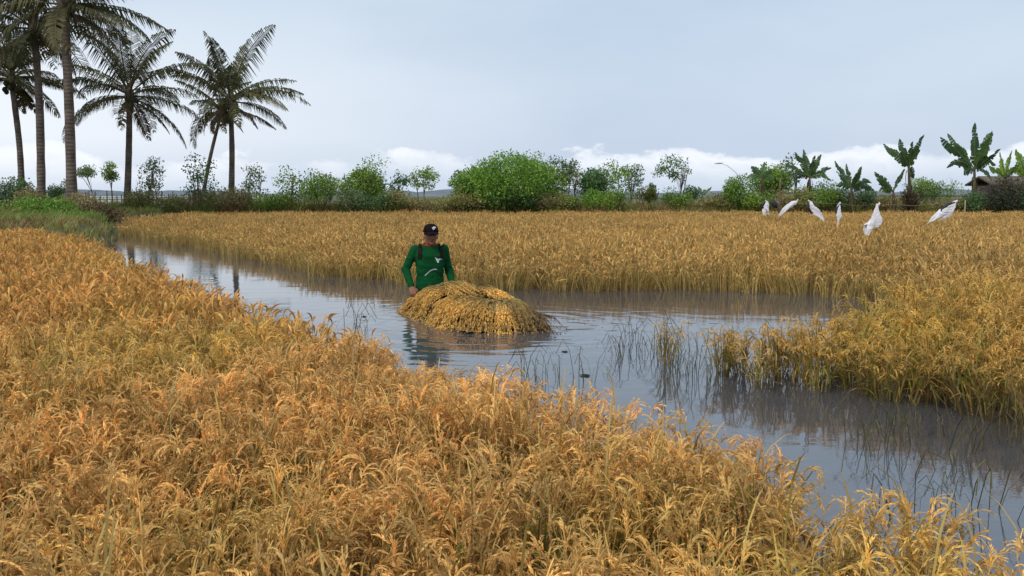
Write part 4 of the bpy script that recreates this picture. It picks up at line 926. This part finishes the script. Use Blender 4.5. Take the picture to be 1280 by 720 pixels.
for s_ in (-1, 1): limb(b, (s_*.083, 0, .82), (s_*.10, -.03, .46), .092, .072); limb(b, (s_*.10, -.03, .46), (s_*.11, .02, .12), .07, .055)
fuse(b, 'trousers', M_trou, man, .010, 3)
# neckband
b = MB(); b.tube([(.074*math.cos(a), .0+.066*math.sin(a), 1.372+.012*math.sin(a)) for a in np.linspace(0, 2*math.pi, 25)], .013, 8); b.build('neckband', M_red, man, True)
# hair under the cap
b = MB(); ellip(b, HC+Vector((0, .018, .018)), (.081, .086, .098)); fuse(b, 'hair', M_hair, man, .008, 2)
# cap: crown, brim, badge
cap = MB(); CC = HC+Vector((0, -.002, .045)); rings = []
for i in range(9):
    ph = math.pi/2*i/8; rings.append((CC.z+math.sin(ph)*.098, .091*math.cos(ph)**.8 if i < 8 else .002, .104*math.cos(ph)**.8 if i < 8 else .002, CC.x, CC.y))
torso(cap, rings, 28); capo = cap.build('cap', M_cap, man, True)
br = MB(); top_, bot_ = [], []
for j in range(5):
    for k in range(13):
        a = -math.pi/2+R(-68+136*k/12); ex = .088*j/4*max(0, math.cos(a+math.pi/2))**.55; rx, ry = .090+ex*.12, .103+ex
        x_, y_ = math.cos(a)*rx, math.sin(a)*ry; z_ = .004-ex*.30-.018*(x_/.09)**2; top_.append((CC.x+x_, CC.y+y_, CC.z+z_+.006)); bot_.append((CC.x+x_, CC.y+y_, CC.z+z_))
nn = len(top_); fs = [(j*13+k, j*13+k+1, (j+1)*13+k+1, (j+1)*13+k) for j in range(4) for k in range(12)]; br.add(top_+bot_, fs+[tuple(nn+q for q in reversed(f)) for f in fs]+[(52+k, 52+k+1, nn+52+k+1, nn+52+k) for k in range(12)]); br.build('brim', M_cap, capo, True)
# face details
fb = MB()
for s_ in (-1, 1): ellip(fb, HC+Vector((s_*.029, -.0875, .008)), (.012, .006, .0055), n=10, m=6)
fb.build('eyes', M_eye, man, True)
fb = MB(); ellip(fb, HC+Vector((0, -.094, -.058)), (.022, .006, .0055), n=12, m=6); fb.build('lips', M_lip, man, True)
# prints and straps lie on the shirt surface
bvh = BVHTree.FromPolygons([v.co.copy() for v in shirt.data.vertices], [tuple(p.vertices) for p in shirt.data.polygons])
cbv = BVHTree.FromPolygons([v.co.copy() for v in capo.data.vertices], [tuple(p.vertices) for p in capo.data.polygons])
def onto(bv, x_, z_, off=.003, back=False):
    h_ = bv.ray_cast(Vector((x_, -1 if not back else 1, z_)), Vector((0, 1 if not back else -1, 0)))
    return (h_[0]+h_[1]*off) if h_[0] else None
def strip(b, bv, pts, wid, off=.003, back=False):
    vs = []; n = len(pts)
    for i, (x_, z_) in enumerate(pts):
        a = pts[max(0, i-1)]; c = pts[min(n-1, i+1)]; d = Vector((c[0]-a[0], c[1]-a[1])).normalized(); wd = wid[i] if isinstance(wid, (list, tuple)) else wid
        for sg in (-1, 1):
            q = onto(bv, x_-d.y*sg*wd/2, z_+d.x*sg*wd/2, off, back)
            if q is None: q = Vector((x_, -.1, z_))
            vs.append(q)
    b.add(vs, [(2*i, 2*i+1, 2*i+3, 2*i+2) for i in range(n-1)])
def dense(pts, k=6):
    o_ = []
    for a, c in zip(pts[:-1], pts[1:]): o_ += [(a[0]+(c[0]-a[0])*i/k, a[1]+(c[1]-a[1])*i/k) for i in range(k)]
    return o_+[pts[-1]]
b = MB()   # bird-like mark on the chest
strip(b, bvh, dense([(.045, 1.225), (.072, 1.195), (.080, 1.160)]), [.008, .010, .013, .016, .02, .024, .028, .028, .026, .024, .02, .018, .012][:13], .004)
strip(b, bvh, dense([(.080, 1.190), (.105, 1.205), (.130, 1.200)]), [.022, .021, .020, .019, .018, .018, .017, .016, .015, .012, .010, .008, .006], .0045)
b.build('chest_print', M_print, shirt)
b = MB()   # curved line of worn lettering over the belly
arc = [(-.075+.14*i/24, 1.01+.075*math.sin(math.pi*.62*i/24)) for i in range(25)]
for i in range(0, 24, 1):
    strip(b, bvh, [arc[i], (arc[i][0]*.2+arc[i+1][0]*.8, arc[i][1]*.2+arc[i+1][1]*.8)], .011 if i % 3 else .014, .004)
b.build('belly_print', M_print, shirt)
b = MB(); strip(b, cbv, dense([(.012, 1.565), (.034, 1.578), (.055, 1.572)], 4), .014, .003); strip(b, cbv, dense([(.020, 1.550), (.040, 1.566)], 4), .010, .0035); b.build('cap_badge', M_print, capo)
for s_, nm in ((-1, 'strap'), (1, 'strap')):
    b = MB(); ps = dense([(s_*.112, 1.338), (s_*.125, 1.30), (s_*.130, 1.21)])
    strip(b, bvh, ps, .044, .006); strip(b, bvh, ps, .038, .012)
    b.tube([onto(bvh, s_*.112, 1.335, .008) or Vector((s_*.112, -.08, 1.335)), Vector((s_*.112, -.02, 1.372)), Vector((s_*.112, .06, 1.37)), Vector((s_*.11, .12, 1.33))], .012, 8)
    b.build(nm, M_strap, man)
b = MB(); torso(b, [(1.0, .12, .045, 0, .165), (1.04, .135, .06, 0, .17), (1.2, .135, .065, 0, .175), (1.32, .12, .055, 0, .165), (1.345, .09, .03, 0, .155)]); fuse(b, 'backpack', M_strap, man, .012, 3)

# ------------------------------------------------------------------ floating bits
for i, (px, py, lab) in enumerate([(731, 470, 'small dark clump of weed floating near the foreground rice'), (706, 440, 'tiny dark twig floating right of the raft'), (455, 396, 'tiny dark scrap floating by the left rice edge')]):
    c = G(px, py, 0); rd = random.Random(i); b = MB(); s = (.55, .4, .4)[i]
    for k in range(9):
        a = rd.uniform(0, 6.28); d = Vector((math.cos(a), math.sin(a), 0)); b.tube([Vector((rd.gauss(0, .01), rd.gauss(0, .01), .002)), d*.035*s+Vector((0, 0, .016*s)), d*.07*s+Vector((0, 0, .004))], [.008*s, .009*s, .003*s], 5, vary((.05, .05, .03), .3, rd))
    o = b.build('floating_weed', M_weed); o.location = c; tag(o, lab, 'floating weed', 'debris on the water')
